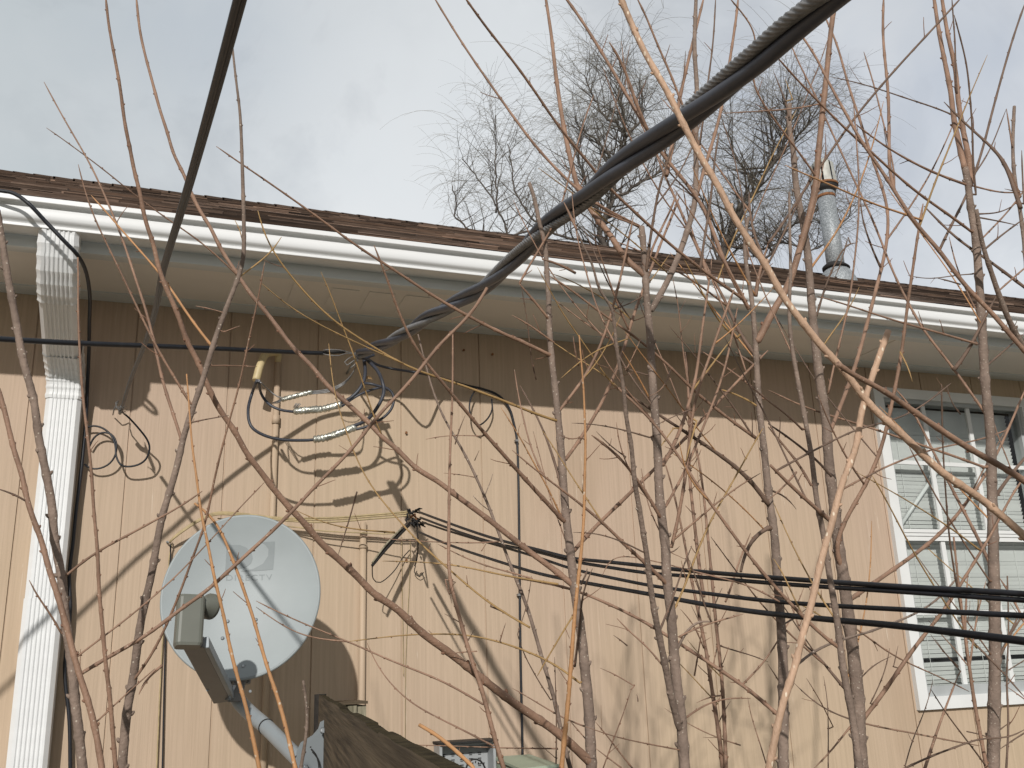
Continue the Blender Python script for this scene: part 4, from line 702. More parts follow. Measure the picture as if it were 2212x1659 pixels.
# ------------------------------------------------------------------ bare saplings
# each line: bark, tip width, base width | guide points from tip to base (picture units); G = runs on down to the ground
TREES = [
('sapling', 'forked grey sapling crossing the white downspout at the far left', 0.98, '''
g 13 21 G|-6 455 4 515 15 590 27 652 36 700 43 745 54 795 66 835 76 880 83 942 96 1005 106 1055 114 1105 116 1155 125 1205 133 1244 140 1331 150 1394 159 1469 161 1506 169 1569 178 1659
r 10 14 G|-4 840 8 880 20 930 32 980 48 1025 57 1075 75 1130 88 1162 98 1200 110 1244 126 1290 148 1370 162 1425 175 1469 190 1514 207 1581 220 1659
k 3.5 5|-8 1055 0 1058 25 1064 42 1070 55 1082
r 3.5 6|437 1061 390 1095 332 1125 280 1155 225 1182 180 1212 147 1240
r 7 8.5|1052 622 1043 645 1025 667 1000 700 955 735 918 785 883 830 840 872 803 912 793 930 743 990 693 1037 658 1075 625 1112 553 1180 482 1244 440 1284 397 1309 347 1351 295 1386 215 1430 163 1463
r 2 4.5|573 1040 553 1062 518 1095 480 1140 445 1177 382 1244 330 1290 275 1336 210 1385 163 1421
r 3 5|63 1253 72 1272 80 1289 112 1329 132 1368
r 2.5 4.5|335 1444 300 1475 255 1515 225 1545 201 1566
r 4 7|300 1500 310 1470 345 1440 350 1438'''),
('sapling', 'thin straight reddish sapling just right of the downspout', 0.95, '''
r 3.5 10 G|168 556 170 600 168 650 170 720 173 770 176 830 183 892 192 967 198 1017 202 1105 208 1155 212 1192 212 1244 216 1306 222 1354 226 1419 233 1469 240 1531 245 1606 250 1659'''),
('sapling', 'grey brown sapling leaning right between the downspout and the satellite dish', 1.05, '''
g 4 20 G|501 92 510 175 519 250 523 350 525 415 527 500 525 565 507 620 487 670 460 747 437 825 420 872 397 942 382 1010 365 1067 350 1117 338 1180 327 1244 312 1306 300 1369 288 1464 275 1531 268 1600 264 1659
r 3 6|572 565 563 615 553 670 547 690 532 760 515 842 500 890 487 940 462 1037 445 1130 415 1205 403 1244 385 1290 360 1350 337 1400 312 1440 290 1468
r 2.5 7|95 177 122 228 160 295 185 335 217 400 242 460 265 515 290 595 310 652 332 732 345 800 352 830 372 887 392 950
r 2.5 6|169 355 174 380 183 415 207 480 225 515 240 545 260 587 277 622 297 667 317 706 342 760 362 790 385 830 412 872
o 3 6|197 422 232 460 265 500 312 552 345 590 362 612 412 690 458 748
y 3 4|608 512 599 535 590 545 555 570 520 596
r 2 2.5|423 661 445 665 465 668 485 676
r 2 2.5|518 704 500 710 485 717
r 2 3|555 792 520 791 490 788 458 790
k 2 4|495 897 470 902 440 905 415 912
y 2 3|507 475 522 500 527 545'''),
('sapling', 'orange stemmed sapling passing in front of the middle of the satellite dish', 0.95, '''
o 3 9.5 G|403 808 405 830 408 860 410 905 414 955 420 1005 429 1050 431 1105 445 1152 457 1215 462 1250 482 1319 495 1394 511 1456 532 1526 549 1606 560 1659
o 5 9.5 G|420 1087 432 1091 445 1095 467 1122 487 1165 502 1210 517 1244 533 1294 553 1350 568 1414 585 1464 605 1521 620 1581 638 1659'''),
('sapling', 'short grey shoot with orange buds left of the mast foot', 0.95, '''
g 5 8 G|655 1471 660 1500 663 1529 665 1560 663 1594 655 1625 650 1659'''),
('sapling', 'slim sapling with a pale grey stem rising just left of the thin black cable', 1.10, '''
r 3 11 G|978 720 978 815 977 870 974 930 972 985 970 1080 970 1155 968 1240 975 1275 983 1301 1000 1356 1015 1419 1038 1476 1053 1534 1068 1594 1088 1659
r 2.5 5|553 1298 600 1322 665 1351 753 1386 830 1421 890 1445 953 1469 1000 1495 1043 1521
r 2 4.5|793 1389 803 1419 825 1455 855 1491 903 1529 978 1566 1065 1611
r 2 3.5|968 1265 967 1250 985 1290 966 1298 962 1252
k 2 2.5|960 1326 985 1335 1001 1350
k 2 3|1025 1360 1017 1370 1012 1382
k 2 3|966 1276 975 1262 984 1258
r 2 3|971 1412 1000 1408 1030 1407'''),
('sapling', 'large grey sapling left of centre with long branches sweeping up to both sides', 1.18, '''
g 8 24 G|1143 395 1156 430 1163 475 1178 527 1181 590 1186 640 1185 677 1188 727 1193 790 1198 830 1206 905 1213 980 1218 1055 1223 1117 1231 1180 1238 1244 1246 1306 1256 1369 1266 1469 1273 1544 1278 1659
r 5 19|228 -10 235 55 247 120 260 192 270 270 282 325 288 362 302 415 315 482 332 527 342 577 362 630 385 680 402 735 430 785 447 830 475 887 507 930 532 980 555 1008 590 1055 628 1100 660 1132 690 1170 728 1205 770 1243 810 1286 853 1311 910 1366 963 1404 1008 1439 1048 1471 1106 1516 1156 1549 1213 1589 1270 1642
r 5 13|294 -10 302 67 315 125 330 180 345 237 362 287 375 335 397 375 412 415 432 457 455 490 472 530 492 562 515 595 537 630 553 650 578 677 605 715 638 757 678 795 703 830 740 862 778 897 803 917 818 940 853 965 898 1012 943 1037 978 1065 1015 1092 1053 1120 1106 1162 1138 1187 1168 1210 1206 1237 1235 1262
r 2 4|100 276 150 310 188 340 230 370 270 405 310 435 370 480 412 505 460 545 490 572 515 597
y 3 6|557 455 565 490 575 522 615 580 640 610 665 640 700 675 735 705 803 747 848 775 903 802 978 825 1060 855 1106 872 1150 893 1206 910
y 2 4|565 612 615 655 673 692 748 730 825 765 870 785
r 3 8|467 316 525 357 553 375 610 415 663 452 728 500 785 542 840 575 928 635 1015 685 1060 708 1106 730 1145 745 1188 767
r 4 10|808 530 823 565 843 622 863 680 883 725 903 762 943 812 965 835 983 862 1003 882 1040 930 1078 970 1106 1003 1143 1045 1181 1085 1216 1124
y 2 3.5|693 587 713 627 728 677 748 722 768 777 783 825 798 867 815 930 824 938
y 2 5|710 742 716 800 718 830 738 905 770 992 795 1042 840 1100 873 1137 908 1175 953 1215 986 1244 1020 1274 1060 1305 1106 1334 1145 1356
r 5 8|1468 425 1453 465 1431 515 1413 565 1393 615 1371 672 1358 715 1346 765 1321 823 1306 860 1281 905 1256 947 1222 992
k 3 7|1123 832 1153 887 1178 937 1198 1000 1211 1040 1214 1060
r 4 7|1368 470 1356 527 1343 590 1321 675 1306 727 1286 772 1263 820 1256 830 1226 862 1208 888
r 5 9|1659 757 1626 790 1588 829 1531 890 1496 930 1456 972 1406 1020 1346 1080 1281 1142 1241 1188
r 3 5|1283 205 1268 237 1256 282 1241 330 1231 375 1221 415 1213 445 1190 505 1178 515 1153 557 1122 612
r 5 6|1121 612 1151 647 1176 677 1186 690
r 3 5|1106 681 1138 697 1166 718 1196 740
r 3 6|1106 724 1140 742 1185 765
y 2 3.5|1196 740 1251 777 1318 817 1338 842
y 2 3.5|1161 577 1188 627 1223 690 1261 740 1290 785 1320 832 1336 842
r 4 7|1188 597 1231 622 1281 665 1330 698 1356 715 1418 765 1481 825 1496 845 1543 880 1590 917 1635 948
r 2.5 4|1191 642 1256 692 1300 722 1326 737
y 2 3.5|1188 590 1226 602 1281 632 1331 660 1363 690
r 4 6|1171 560 1188 562 1218 575 1243 590
k 2 3|1125 612 1140 700 1148 780 1158 820
y 2 5|750 1386 795 1381 845 1374 900 1370 948 1369 1000 1370 1040 1376 1106 1394 1168 1419 1211 1441 1252 1475
r 2 3.5|553 1311 590 1338 630 1364 665 1378 703 1382 750 1386
k 2 4|730 1200 738 1170 748 1147 763 1090 771 1062
r 1.5 3|778 1157 865 1167 978 1172 1040 1173 1078 1170
y 1.5 4|638 1102 680 1122 728 1137 790 1146 853 1150
r 2 4|945 1175 990 1198 1040 1220 1106 1237 1150 1250
r 1.5 2.5|920 949 940 943 978 940 1043 942
r 1.5 2.5|958 1022 985 1023 1025 1031
k 2 3|1005 897 990 930 983 960
k 1.5 2.5|1035 973 1025 995
y 1.5 5|825 1212 890 1213 953 1217 1000 1223 1028 1229 1070 1240 1106 1246 1160 1255 1206 1262
k 3 6|1280 1228 1273 1245 1262 1262 1248 1285 1258 1310 1252 1350 1248 1390 1241 1440
r 2 3|1050 1175 1040 1190
r 2 3|1093 1345 1085 1360 1080 1385
r 2 4|1106 1335 1090 1320 1060 1310
r 3 4|1238 727 1242 760 1250 790'''),
('sapling', 'smooth red brown shoot in front of the left of centre trunk', 1.02, '''
o 3 11 G|1251 724 1256 790 1261 830 1263 905 1266 970 1262 1030 1263 1092 1257 1180 1250 1244 1241 1331 1233 1444 1226 1531 1218 1606 1213 1659
y 3 4|1161 1460 1180 1425 1205 1385 1230 1340 1245 1320
r 2 3|1205 937 1222 950 1240 958 1252 945'''),
('sapling', 'thin sapling leaning up left beside the long straight part of the thin black cable', 1.24, '''
g 3 10 G|903 722 920 790 930 830 955 900 978 937 1003 975 1028 1030 1053 1085 1075 1145 1095 1200 1106 1232 1113 1250 1136 1299 1163 1394 1181 1456 1203 1526 1211 1581 1226 1639 1232 1659
r 2 4|1106 1394 1125 1400 1146 1412
k 2 3|1121 1381 1128 1410 1146 1439 1165 1475 1190 1512
k 2 3.5|1198 1419 1199 1460 1201 1506 1202 1570 1201 1650
r 2 4|1106 1486 1140 1505 1180 1530 1206 1546 1235 1560 1263 1569
r 1.5 3.5|890 1609 990 1612 1106 1616 1205 1617
r 2 3|1228 1554 1248 1576 1270 1602
k 1.5 2|1148 1244 1140 1300 1118 1370'''),
('sapling', 'thick stubby orange shoot tip in front of the grey terminal box', 0.72, '''
o 8 9 G|906 1566 920 1572 953 1594 985 1622 1021 1656'''),
('sapling', 'tallest grey sapling, right of centre, with a twin stem and many branches', 1.14, '''
g 13 25 G|1386 490 1393 565 1396 627 1401 690 1406 752 1410 830 1416 905 1422 992 1423 1042 1428 1105 1438 1180 1440 1244 1448 1306 1453 1369 1461 1469 1471 1544 1479 1659
g 4 16|1246 497 1263 540 1281 570 1293 627 1321 660 1326 690 1331 740 1338 790 1346 830 1353 905 1363 955 1371 1042 1378 1080 1388 1142 1398 1205 1402 1244 1411 1306 1423 1369 1436 1431 1453 1519 1468 1572
r 6 14|1178 -10 1185 35 1191 75 1198 137 1206 200 1218 275 1231 337 1246 400 1258 425 1271 447 1296 480 1321 510 1343 550 1366 573 1390 592
g 8 14|1504 -10 1500 100 1503 150 1506 200 1504 250 1503 300 1504 350 1503 400 1501 440 1481 510 1461 565 1438 615 1408 668
r 5 8|1595 -8 1593 25 1581 100 1576 137 1561 225 1556 250 1538 312 1518 375 1503 430
r 5 9|1521 -8 1513 30 1506 50 1497 90 1488 125 1478 170 1466 217 1461 260 1450 330 1440 380
r 6 9|1218 -10 1223 0 1256 40 1286 92 1318 142 1343 187 1376 245 1398 280 1426 330 1466 375 1493 410 1516 435 1543 507 1568 577 1601 637 1618 668
r 5 7|1001 -10 1056 67 1106 128 1161 205 1193 255 1226 297 1261 340 1288 372 1323 415 1376 462 1418 502 1456 535 1506 575 1556 612 1612 650
r 4 7|935 -10 988 77 1023 130 1063 187 1106 248 1138 292 1168 330 1213 377 1248 410 1300 450 1350 475 1386 492
r 4 6|1374 -8 1378 0 1403 47 1416 92 1446 150 1463 200 1476 230 1496 282 1512 320
r 5 8|1316 91 1331 107 1343 130 1351 150 1361 180 1368 210 1376 230 1390 262 1400 284
k 2 3|1361 97 1356 120 1351 147
k 2 3|1481 110 1476 175 1463 217
k 3 5|1546 -8 1541 87 1533 150 1528 185 1520 250 1510 320
k 4 6|1553 287 1541 362 1538 415 1531 460 1524 500 1516 552 1512 585
k 4 7|1456 310 1436 365 1421 415 1411 477 1398 557 1396 590
r 4 6|1463 415 1456 440 1431 490 1403 547 1398 575
k 2 3|1341 187 1323 250 1308 307 1291 367
r 4 8|1418 335 1433 372 1451 415 1461 430 1483 490 1516 550 1530 600
r 3 4|1266 443 1296 458 1330 470 1381 489
r 3 4|1248 425 1290 440 1330 462 1381 487
r 5 8|1278 940 1310 962 1338 985 1362 1014 1381 1042 1413 1092 1428 1120
r 2.5 9|1106 972 1156 1015 1206 1052 1226 1067 1281 1110 1326 1152 1376 1202 1421 1240 1441 1262
r 4 6|1218 437 1232 465 1246 497
k 2 4|1238 1150 1280 1150 1318 1160 1355 1174 1388 1192
y 3 5|1648 925 1630 955 1611 990 1571 1062 1538 1117 1515 1170 1493 1225 1488 1244 1475 1280 1456 1318
r 2.5 5|1643 1022 1620 1035 1591 1052 1550 1085 1506 1122 1453 1168
r 5 8|1586 625 1576 652 1556 702 1536 765 1511 828 1493 905 1486 992 1468 1105 1451 1180
r 4 6|1593 665 1576 752 1556 830 1511 942 1481 1017 1460 1055 1438 1094
r 3 9|1536 565 1531 615 1516 715 1503 825 1496 842 1468 937 1433 1004
k 2 3|1288 932 1310 955 1331 975 1352 987
k 2 4|1235 914 1265 913 1300 919 1330 924 1370 935 1403 945
k 2 3.5|1338 790 1360 800 1385 808 1405 812
r 2 3.5|1385 730 1370 765 1352 800
y 2 3|1212 817 1253 780 1296 752 1330 740 1356 732
k 2 3|1302 672 1330 668 1352 662 1388 640
r 3 4|1333 1336 1358 1364 1398 1396 1433 1440
r 2 3|1363 1490 1346 1544 1326 1594 1303 1659
g 3 7|1545 1345 1530 1334 1510 1331 1490 1342 1475 1362 1466 1385 1464 1400
r 3 5|1606 1326 1565 1338 1531 1346 1498 1358 1466 1376
r 2.5 5|1621 1509 1600 1505 1581 1506 1531 1516 1505 1532 1480 1552
r 2 3|1296 1443 1330 1455 1350 1470 1370 1482
k 2 3|1325 1372 1340 1380 1355 1395
k 1.5 3|1375 1500 1390 1498 1378 1515
r 2 4|1286 1559 1321 1601 1345 1635 1366 1659
r 2 3.5|1263 1569 1326 1591 1390 1605 1463 1619
r 2 4|1286 1616 1315 1638 1343 1659
k 2 4|1468 1180 1462 1200 1440 1195
r 2 4|1301 1244 1306 1215 1316 1192 1345 1198 1381 1205 1456 1222 1500 1235 1543 1246 1606 1259 1659 1284 1684 1300
k 2 5|1268 1228 1270 1214 1280 1222 1268 1240 1255 1262
y 2 3|1446 550 1425 580 1403 610
k 1.5 2|1331 1163 1340 1175 1355 1185
r 1.5 3|1400 857 1430 850 1440 830 1448 800
k 1.5 3|1414 920 1440 908 1460 895 1492 885
y 1.5 3|1410 990 1430 960 1455 925
y 2.5 4.5|1481 1000 1496 940 1505 910'''),
('sapling', 'pair of slim brown stems standing close together right of the tall middle sapling', 1.60, '''
r 3 10 G|1438 1005 1448 1035 1456 1067 1476 1155 1488 1225 1493 1250 1513 1344 1528 1419 1538 1494 1551 1569 1561 1659
r 4 9 G|1493 900 1500 950 1516 1030 1526 1130 1536 1230 1539 1260 1546 1344 1556 1431 1563 1519 1568 1659
r 5 8|1480 760 1486 830 1490 900 1488 1017 1496 1092 1511 1230 1520 1290
r 3 5|1621 1152 1590 1230 1580 1270 1567 1300
k 2 4|1660 1430 1640 1420 1610 1410 1576 1404 1548 1392
k 1.5 3|1496 1244 1520 1290 1510 1310 1508 1330
k 1.5 3|1493 1308 1505 1330 1514 1350
r 2 3.5|1470 1316 1500 1350 1520 1400
r 2 4|1505 1518 1525 1502 1535 1498 1560 1502
r 2 3.5|1553 1380 1540 1440 1530 1470
k 1.5 3|1578 1515 1560 1540 1553 1560
r 2 4|1518 1350 1510 1400 1500 1460
y 1.5 3|1441 1408 1480 1445 1530 1500 1550 1520
y 1.5 3|1485 1382 1520 1425 1555 1460
k 2 3|1560 1270 1545 1300 1540 1320
r 1.5 3|1615 1505 1620 1540 1640 1600 1655 1650
r 1.5 3|1436 1530 1480 1560 1540 1590 1600 1610'''),
('sapling', 'grey sapling right of the paired stems, crossed by three black lines', 1.22, '''
g 7 24 G|1617 470 1608 510 1610 555 1614 590 1621 625 1626 665 1631 727 1636 815 1640 880 1647 940 1654 1005 1662 1080 1673 1154 1679 1244 1687 1344 1692 1444 1692 1544 1692 1659
r 10 16|1803 -10 1801 20 1794 75 1784 175 1776 250 1766 350 1760 415 1734 515 1704 615 1674 665 1638 735
k 5 9|1531 590 1553 622 1576 670 1593 715 1610 740 1632 768
k 4 11|1338 842 1368 857 1421 895 1491 940 1551 980 1611 1025 1640 1060 1660 1090
r 5 9|1106 1246 1206 1264 1256 1279 1318 1306 1381 1336 1438 1371 1506 1414 1568 1456 1620 1490 1659 1526 1690 1552
g 4 6|2071 1244 2046 1276 2016 1306 1976 1329 1924 1346 1884 1366 1841 1374 1784 1391 1750 1410 1724 1431 1697 1462
k 2.5 5|1671 155 1680 180 1691 200 1701 228 1706 260
k 6 10|1600 1235 1605 1200 1621 1167 1640 1145 1660 1140
r 2 4|1561 245 1600 243 1659 239 1720 235 1769 225
r 3 5|1573 -8 1606 32 1641 77 1618 175 1641 210 1659 240 1704 300 1751 362 1762 380
y 2 5|1476 557 1511 620 1553 695 1590 730
k 4 6|1588 760 1610 775 1632 790
r 3 5|1513 757 1550 780 1581 802 1618 830 1655 862
k 2 4|1556 245 1570 290 1586 337 1601 412 1612 480 1616 560
k 4 7|1618 415 1620 470 1640 540 1655 570
r 3 5|1538 557 1528 640 1518 702 1511 765 1501 830
r 2 3|1453 600 1466 665 1473 740 1486 830
r 2 3|1791 77 1770 140 1749 192 1709 292 1659 400 1625 480
k 2 4|1685 226 1659 239
y 3 5|1546 838 1600 855 1640 880
y 2 3|1696 170 1704 190 1712 215
r 3 5|1660 1080 1700 1045 1720 1020
k 2 5|1720 1100 1700 1070 1668 1060
k 3 5|1742 1315 1715 1340 1690 1350'''),
('sapling', 'light brown sapling standing in front of the scarred trunk, left of the window', 0.97, '''
g 5 17 G|1705 415 1706 490 1708 590 1705 650 1706 705 1711 752 1725 830 1739 905 1754 992 1764 1080 1779 1155 1792 1244 1809 1344 1821 1444 1836 1519 1848 1590 1856 1659
r 5 8|1326 830 1401 900 1456 970 1511 1055 1563 1125 1611 1192 1659 1250 1709 1306 1759 1356 1800 1395 1822 1406
r 3 5|1618 830 1659 867 1700 895 1733 928
k 4 6|1659 915 1700 942 1744 977 1783 1010 1797 1030
r 4 6|1659 922 1704 975 1730 1008 1752 1048
r 6 10|1664 1005 1709 1050 1759 1095 1799 1130
k 3 5|2054 828 2021 857 1966 895 1909 915 1859 922 1804 950 1744 980 1675 1018
r 3 5|1844 225 1851 315 1856 400 1854 490 1844 577 1834 660 1819 715 1809 760 1795 815 1789 850'''),
('sapling', 'grey sapling with a burl scar on its trunk, left of the window', 1.34, '''
g 10 30 G|1706 225 1704 275 1714 325 1719 400 1731 465 1744 540 1751 627 1756 690 1764 765 1772 830 1784 905 1791 1005 1804 1105 1811 1180 1822 1244 1831 1319 1844 1419 1854 1519 1856 1594 1861 1659
r 4 9|1779 30 1801 75 1814 112 1829 175 1846 225 1859 262 1876 320 1896 375 1909 415 1921 457 1914 540 1896 610 1879 677 1859 752 1844 805 1834 830 1794 932 1788 945
r 5 10|1994 440 1981 515 1969 602 1959 665 1951 740 1936 827 1919 905 1901 980 1859 1067 1814 1142 1800 1200 1822 1235
r 4 10|2215 840 2179 925 2141 1007 2096 1075 2046 1140 1984 1192 1906 1246 1870 1272 1834 1297
r 4 10|2215 1028 2189 1060 2159 1122 2119 1192 2086 1244 2039 1319 1969 1406 1921 1479 1890 1520 1858 1562
r 3 5|2179 927 2121 950 2034 965 1984 980 1909 1010 1860 1035 1822 1056
o 3 5|1696 357 1759 385 1824 412 1884 440 1954 462 1990 475
k 3 5|1848 525 1840 508 1831 512 1815 545 1799 577 1779 627 1764 682
k 2 3|1804 598 1818 570 1826 530 1832 512
y 2 4|1856 620 1834 670 1800 715 1781 740 1768 765
k 2 4|1716 1476 1750 1510 1796 1539 1845 1556
r 3 4|2116 1611 2049 1599 1959 1581 1910 1573 1864 1562
r 2.5 4|2094 1494 2034 1464 1934 1419 1880 1380 1846 1356
k 4 7|1734 1389 1766 1414 1796 1454 1824 1486
r 3 5|1759 1659 1799 1619 1834 1571 1850 1555
k 1.5 3|1779 1461 1786 1500 1789 1544 1789 1659
y 2 3|1690 1290 1740 1310 1780 1335
k 2 3.5|1925 1418 1900 1425 1880 1440 1862 1462
k 2 3|1922 1400 1915 1440 1900 1480 1880 1520
r 1.5 3|1742 1465 1770 1510 1800 1570
k 1.5 3|1940 1395 1930 1440
k 2 3.5|1909 1010 1870 1032
r 2 3|1659 1435 1690 1480 1695 1495'''),
('sapling', 'thick pale tan shoot with a cut top, close in front of the window edge', 0.74, '''
t 13 17 G|1919 715 1909 742 1899 770 1879 830 1872 850 1860 892 1849 967 1824 1030 1809 1080 1794 1142 1779 1192 1766 1244 1749 1319 1731 1381 1716 1444 1691 1519 1674 1594 1661 1659'''),
('sapling', 'tall grey sapling in front of the window with two purplish leaders', 1.32, '''
g 14 27 G|2084 362 2092 400 2095 440 2104 490 2112 565 2117 640 2122 715 2128 830 2139 930 2142 1030 2144 1130 2147 1244 2149 1369 2148 1494 2145 1659
r 7 13|2017 -8 2027 62 2039 125 2054 200 2059 250 2069 300 2084 365
r 7 13|2034 -8 2047 75 2064 150 2069 212 2079 275 2094 350 2096 400
g 8 13|2109 452 2122 527 2142 590 2159 640 2184 702 2215 756
k 4 6|2079 -8 2034 42 1934 150 1864 232 1834 270 1779 350 1734 415 1696 477 1659 527
r 4 9|1659 527 1640 590 1632 640
k 4 6|2215 5 2184 95 2141 250 2126 312 2106 375 2091 420 2059 477 2031 537
k 3 4|2056 -8 2060 50 2064 100 2064 162 2068 205
k 3 5|2061 32 2071 72 2089 137 2096 225 2101 275 2101 350 2108 420
r 5 8|1909 -8 1906 75 1914 150 1919 200 1920 275 1921 325 1919 385 1932 412
r 3 4|1866 112 1889 185 1901 237 1914 287 1931 362 1938 395 1932 412
r 3 6|1709 97 1724 137 1749 180 1769 220 1794 282 1821 335 1849 400 1876 452 1909 535 1931 595 1959 647 1991 710 2046 777 2084 830 2134 900
r 4 6|1676 120 1719 170 1769 220 1819 272 1851 300 1919 362 1979 415 2059 470 2098 500
k 2 3.5|1796 166 1850 178 1884 187 1971 217 2030 235 2062 250
r 3 6|1844 265 1896 305 1946 337 2021 375 2096 402
k 3 9|2039 220 2069 252 2104 285 2134 310 2156 327 2181 370 2191 415 2205 450
k 2 3.5|2174 235 2160 270 2146 307 2134 335 2104 378
k 4 7|1996 445 2030 480 2044 495 2071 522 2100 540 2116 547 2159 580 2215 622
r 3 4|2215 412 2190 420 2140 412 2096 400
k 2 4|2194 440 2180 455 2159 462 2114 462
k 2 4|2199 487 2160 478 2116 470
k 3 5|2215 470 2199 482 2160 510 2129 537
k 1.5 3|1961 595 1990 602 2019 605 2050 595 2101 592
k 2 4|2021 600 2050 606 2074 614
r 3 5.5|1766 640 1820 655 1884 677 1940 695 1996 710 2050 725 2110 743
k 3 5|2215 718 2184 745 2160 765 2132 790
r 3 6|1659 842 1690 857 1726 875 1784 895 1859 917 1934 942 2021 972 2070 988 2125 1009
k 6 9|2215 988 2180 1030 2147 1077
k 4 9|2152 640 2120 700 2090 760 2060 800
r 3.5 8|1934 840 1949 850 1976 892 2009 962 2039 1020 2071 1085 2094 1125 2121 1180 2140 1220
k 3 5|2034 830 2036 955 2044 1080 2051 1167 2064 1250 2080 1344 2091 1419 2101 1494 2110 1540
y 3 4|1884 1027 1924 1097 1959 1167 2004 1244 2040 1300 2080 1360 2110 1400
r 3 4|1964 965 2019 1067 2059 1135 2104 1205 2138 1255
k 4 8|2200 1330 2190 1350 2170 1400 2152 1430
y 2 4|1971 825 1976 810 1960 790 1944 760
k 1.5 3|2045 830 2050 860 2060 890 2075 895
k 2 3|2150 1600 2130 1588 2088 1580
k 2 4|2185 1558 2160 1575 2148 1585
r 3 6|2156 1244 2189 1294 2215 1350
k 3 5|2215 1508 2159 1444 2120 1405 2094 1379'''),
('sapling', 'slim brown sapling growing up across the lower right of the window', 1.12, '''
r 4 9 G|2060 1160 2064 1200 2069 1250 2081 1344 2091 1419 2101 1494 2111 1556 2124 1619 2131 1659
r 3 7|2090 1244 2086 1320 2084 1380 2092 1430
r 2.5 5|2130 1255 2110 1330 2100 1400 2094 1440
r 3 7|2069 1461 2056 1494 2034 1551 2016 1604 1996 1665
k 3 5|2215 1575 2180 1600 2126 1589 2089 1606 2021 1629 1950 1662
k 2.5 4|2011 1489 2046 1544 2094 1606 2131 1656
k 3 5 G|2176 1244 2179 1369 2174 1469 2179 1556 2174 1659
k 2 4|2156 1621 2185 1600 2215 1582
y 2 3|2103 1340 2120 1300 2110 1280
k 2 3|2020 1380 2040 1410 2075 1450
k 1.5 3|2010 1370 2030 1400 2070 1440
r 2 3|2005 1340 2060 1400 2092 1440
k 1.5 3|2015 1470 2000 1530 1970 1600 1955 1655
k 1.5 3|2155 1462 2190 1440 2215 1425
r 1.5 3|2170 1480 2200 1500 2215 1512'''),
('sapling', 'pale near sapling arching down from the top edge across the thick twisted cable', 0.70, '''
t 13 17|1338 -10 1358 37 1386 100 1416 155 1443 200 1463 242 1486 287 1511 335 1556 410 1578 457 1608 505 1631 540 1659 580 1691 640 1734 697 1776 750 1814 790 1844 828 1884 880 1934 925 1984 972 2034 1020 2109 1070 2159 1110 2215 1160 2300 1240
r 11 15|1809 785 1840 808 1884 830 1929 857 1971 887 2034 930 2096 970 2159 1005 2215 1040 2300 1100
r 4 12|1696 30 1731 75 1771 135 1791 185 1829 245 1849 290 1879 332 1909 375 1934 415 1959 457 1991 502 2029 537 2059 585 2096 632 2146 677 2184 727 2215 760 2300 850
g 22 26 G|2310 780 2305 900 2302 1100 2300 1240 2302 1400 2304 1659'''),
('sapling', 'bare sapling with a knobby leader at the upper right edge', 1.38, '''
r 7 13|2207 -60 2204 -10
g 7 12 G|2191 230 2188 280 2187 350 2195 410 2203 450 2210 500 2225 700 2235 1000 2238 1300 2240 1659
r 3 4|2174 235 2180 270 2184 300 2187 320
r 4 8|2131 307 2156 327 2170 345 2187 385 2203 425
k 3 4|2207 325 2208 360 2210 400 2212 440
k 2 3.5|2170 408 2185 412 2198 414'''),
]
rt = random.Random(11)
def closest(P, px):
    b = (1e9, 0)
    for i, p in enumerate(P):
        d_ = (p[0] - px[0]) ** 2 + (p[1] - px[1]) ** 2
        if d_ < b[0]: b = (d_, i)
    return b
def stem_mesh(S3, R, bark, buds, seed, w_px):
    rr = random.Random(seed); n = 9 if w_px > 12 else (7 if w_px > 5 else 5); mb = MB(); P = []; RR = []
    for i, (p, r) in enumerate(zip(S3, R)):
        k = 1 + rr.uniform(-.05, .05); P.append(p); RR.append(r * k)
    i = rr.randint(2, 4); side = 1; nodes = []
    while i < len(P) - 1: nodes.append(i); i += rr.choice([3, 4, 4, 5] if w_px < 12 else [5, 6, 8, 9])
    for i in nodes: RR[i] *= 1.14 if w_px > 3 else 1.2
    mb.tube(P, RR, n); nf = len(mb.f)
    if buds:
        vd = Vector(CAM)
        for i in nodes:
            t = (P[i - 1] - P[i]).normalized(); v = (P[i] - vd).normalized(); s_ = t.cross(v)
            if s_.length < .1: continue
            s_.normalize(); a = rr.uniform(-.9, .9); o_ = (s_ * math.cos(a) * side + v * math.sin(a) * -1); side = -side
            br = min(max(R[i] * .5, .0008), .0028); ax = (t * .75 + o_ * .65).normalized()
            mb.blob(P[i] + o_ * R[i] * 0.95 + ax * br * .6, br, ax, 5, 1.5)
    if 2 < w_px < 15:
        for i in nodes:
            if i < len(P) * .15 or rr.random() > (.16 if w_px > 4 else .08): continue
            t = (P[i - 1] - P[i]).normalized(); v = (P[i] - Vector(CAM)).normalized(); s_ = t.cross(v)
            if s_.length < .1: continue
            o_ = (s_.normalized() * rr.choice([-1, 1]) + v * rr.uniform(-.5, .5)); d_ = (t * rr.uniform(.5, 1.3) + o_ * .8).normalized(); ln = rr.uniform(10, 55) * zc(P[i]) / F
            Q = [P[i]]; r0 = min(R[i] * .5, 1.1 * zc(P[i]) / F); vv = d_
            for k in range(4): vv = (vv + Vector((rr.uniform(-.12, .12), rr.uniform(-.1, .1), rr.uniform(-.05, .16)))).normalized(); Q.append(Q[-1] + vv * ln / 4)
            mb.tube(Q, [r0, r0 * .9, r0 * .85, r0 * .75, r0 * .5], 5)
    return mb, nf
def soft(S, it):
    S = [np.array(s) for s in S]
    for _ in range(it): S = [S[0]] + [(S[i - 1] + 2 * S[i] + S[i + 1]) / 4 for i in range(1, len(S) - 1)] + [S[-1]]
    return [tuple(s) for s in S]
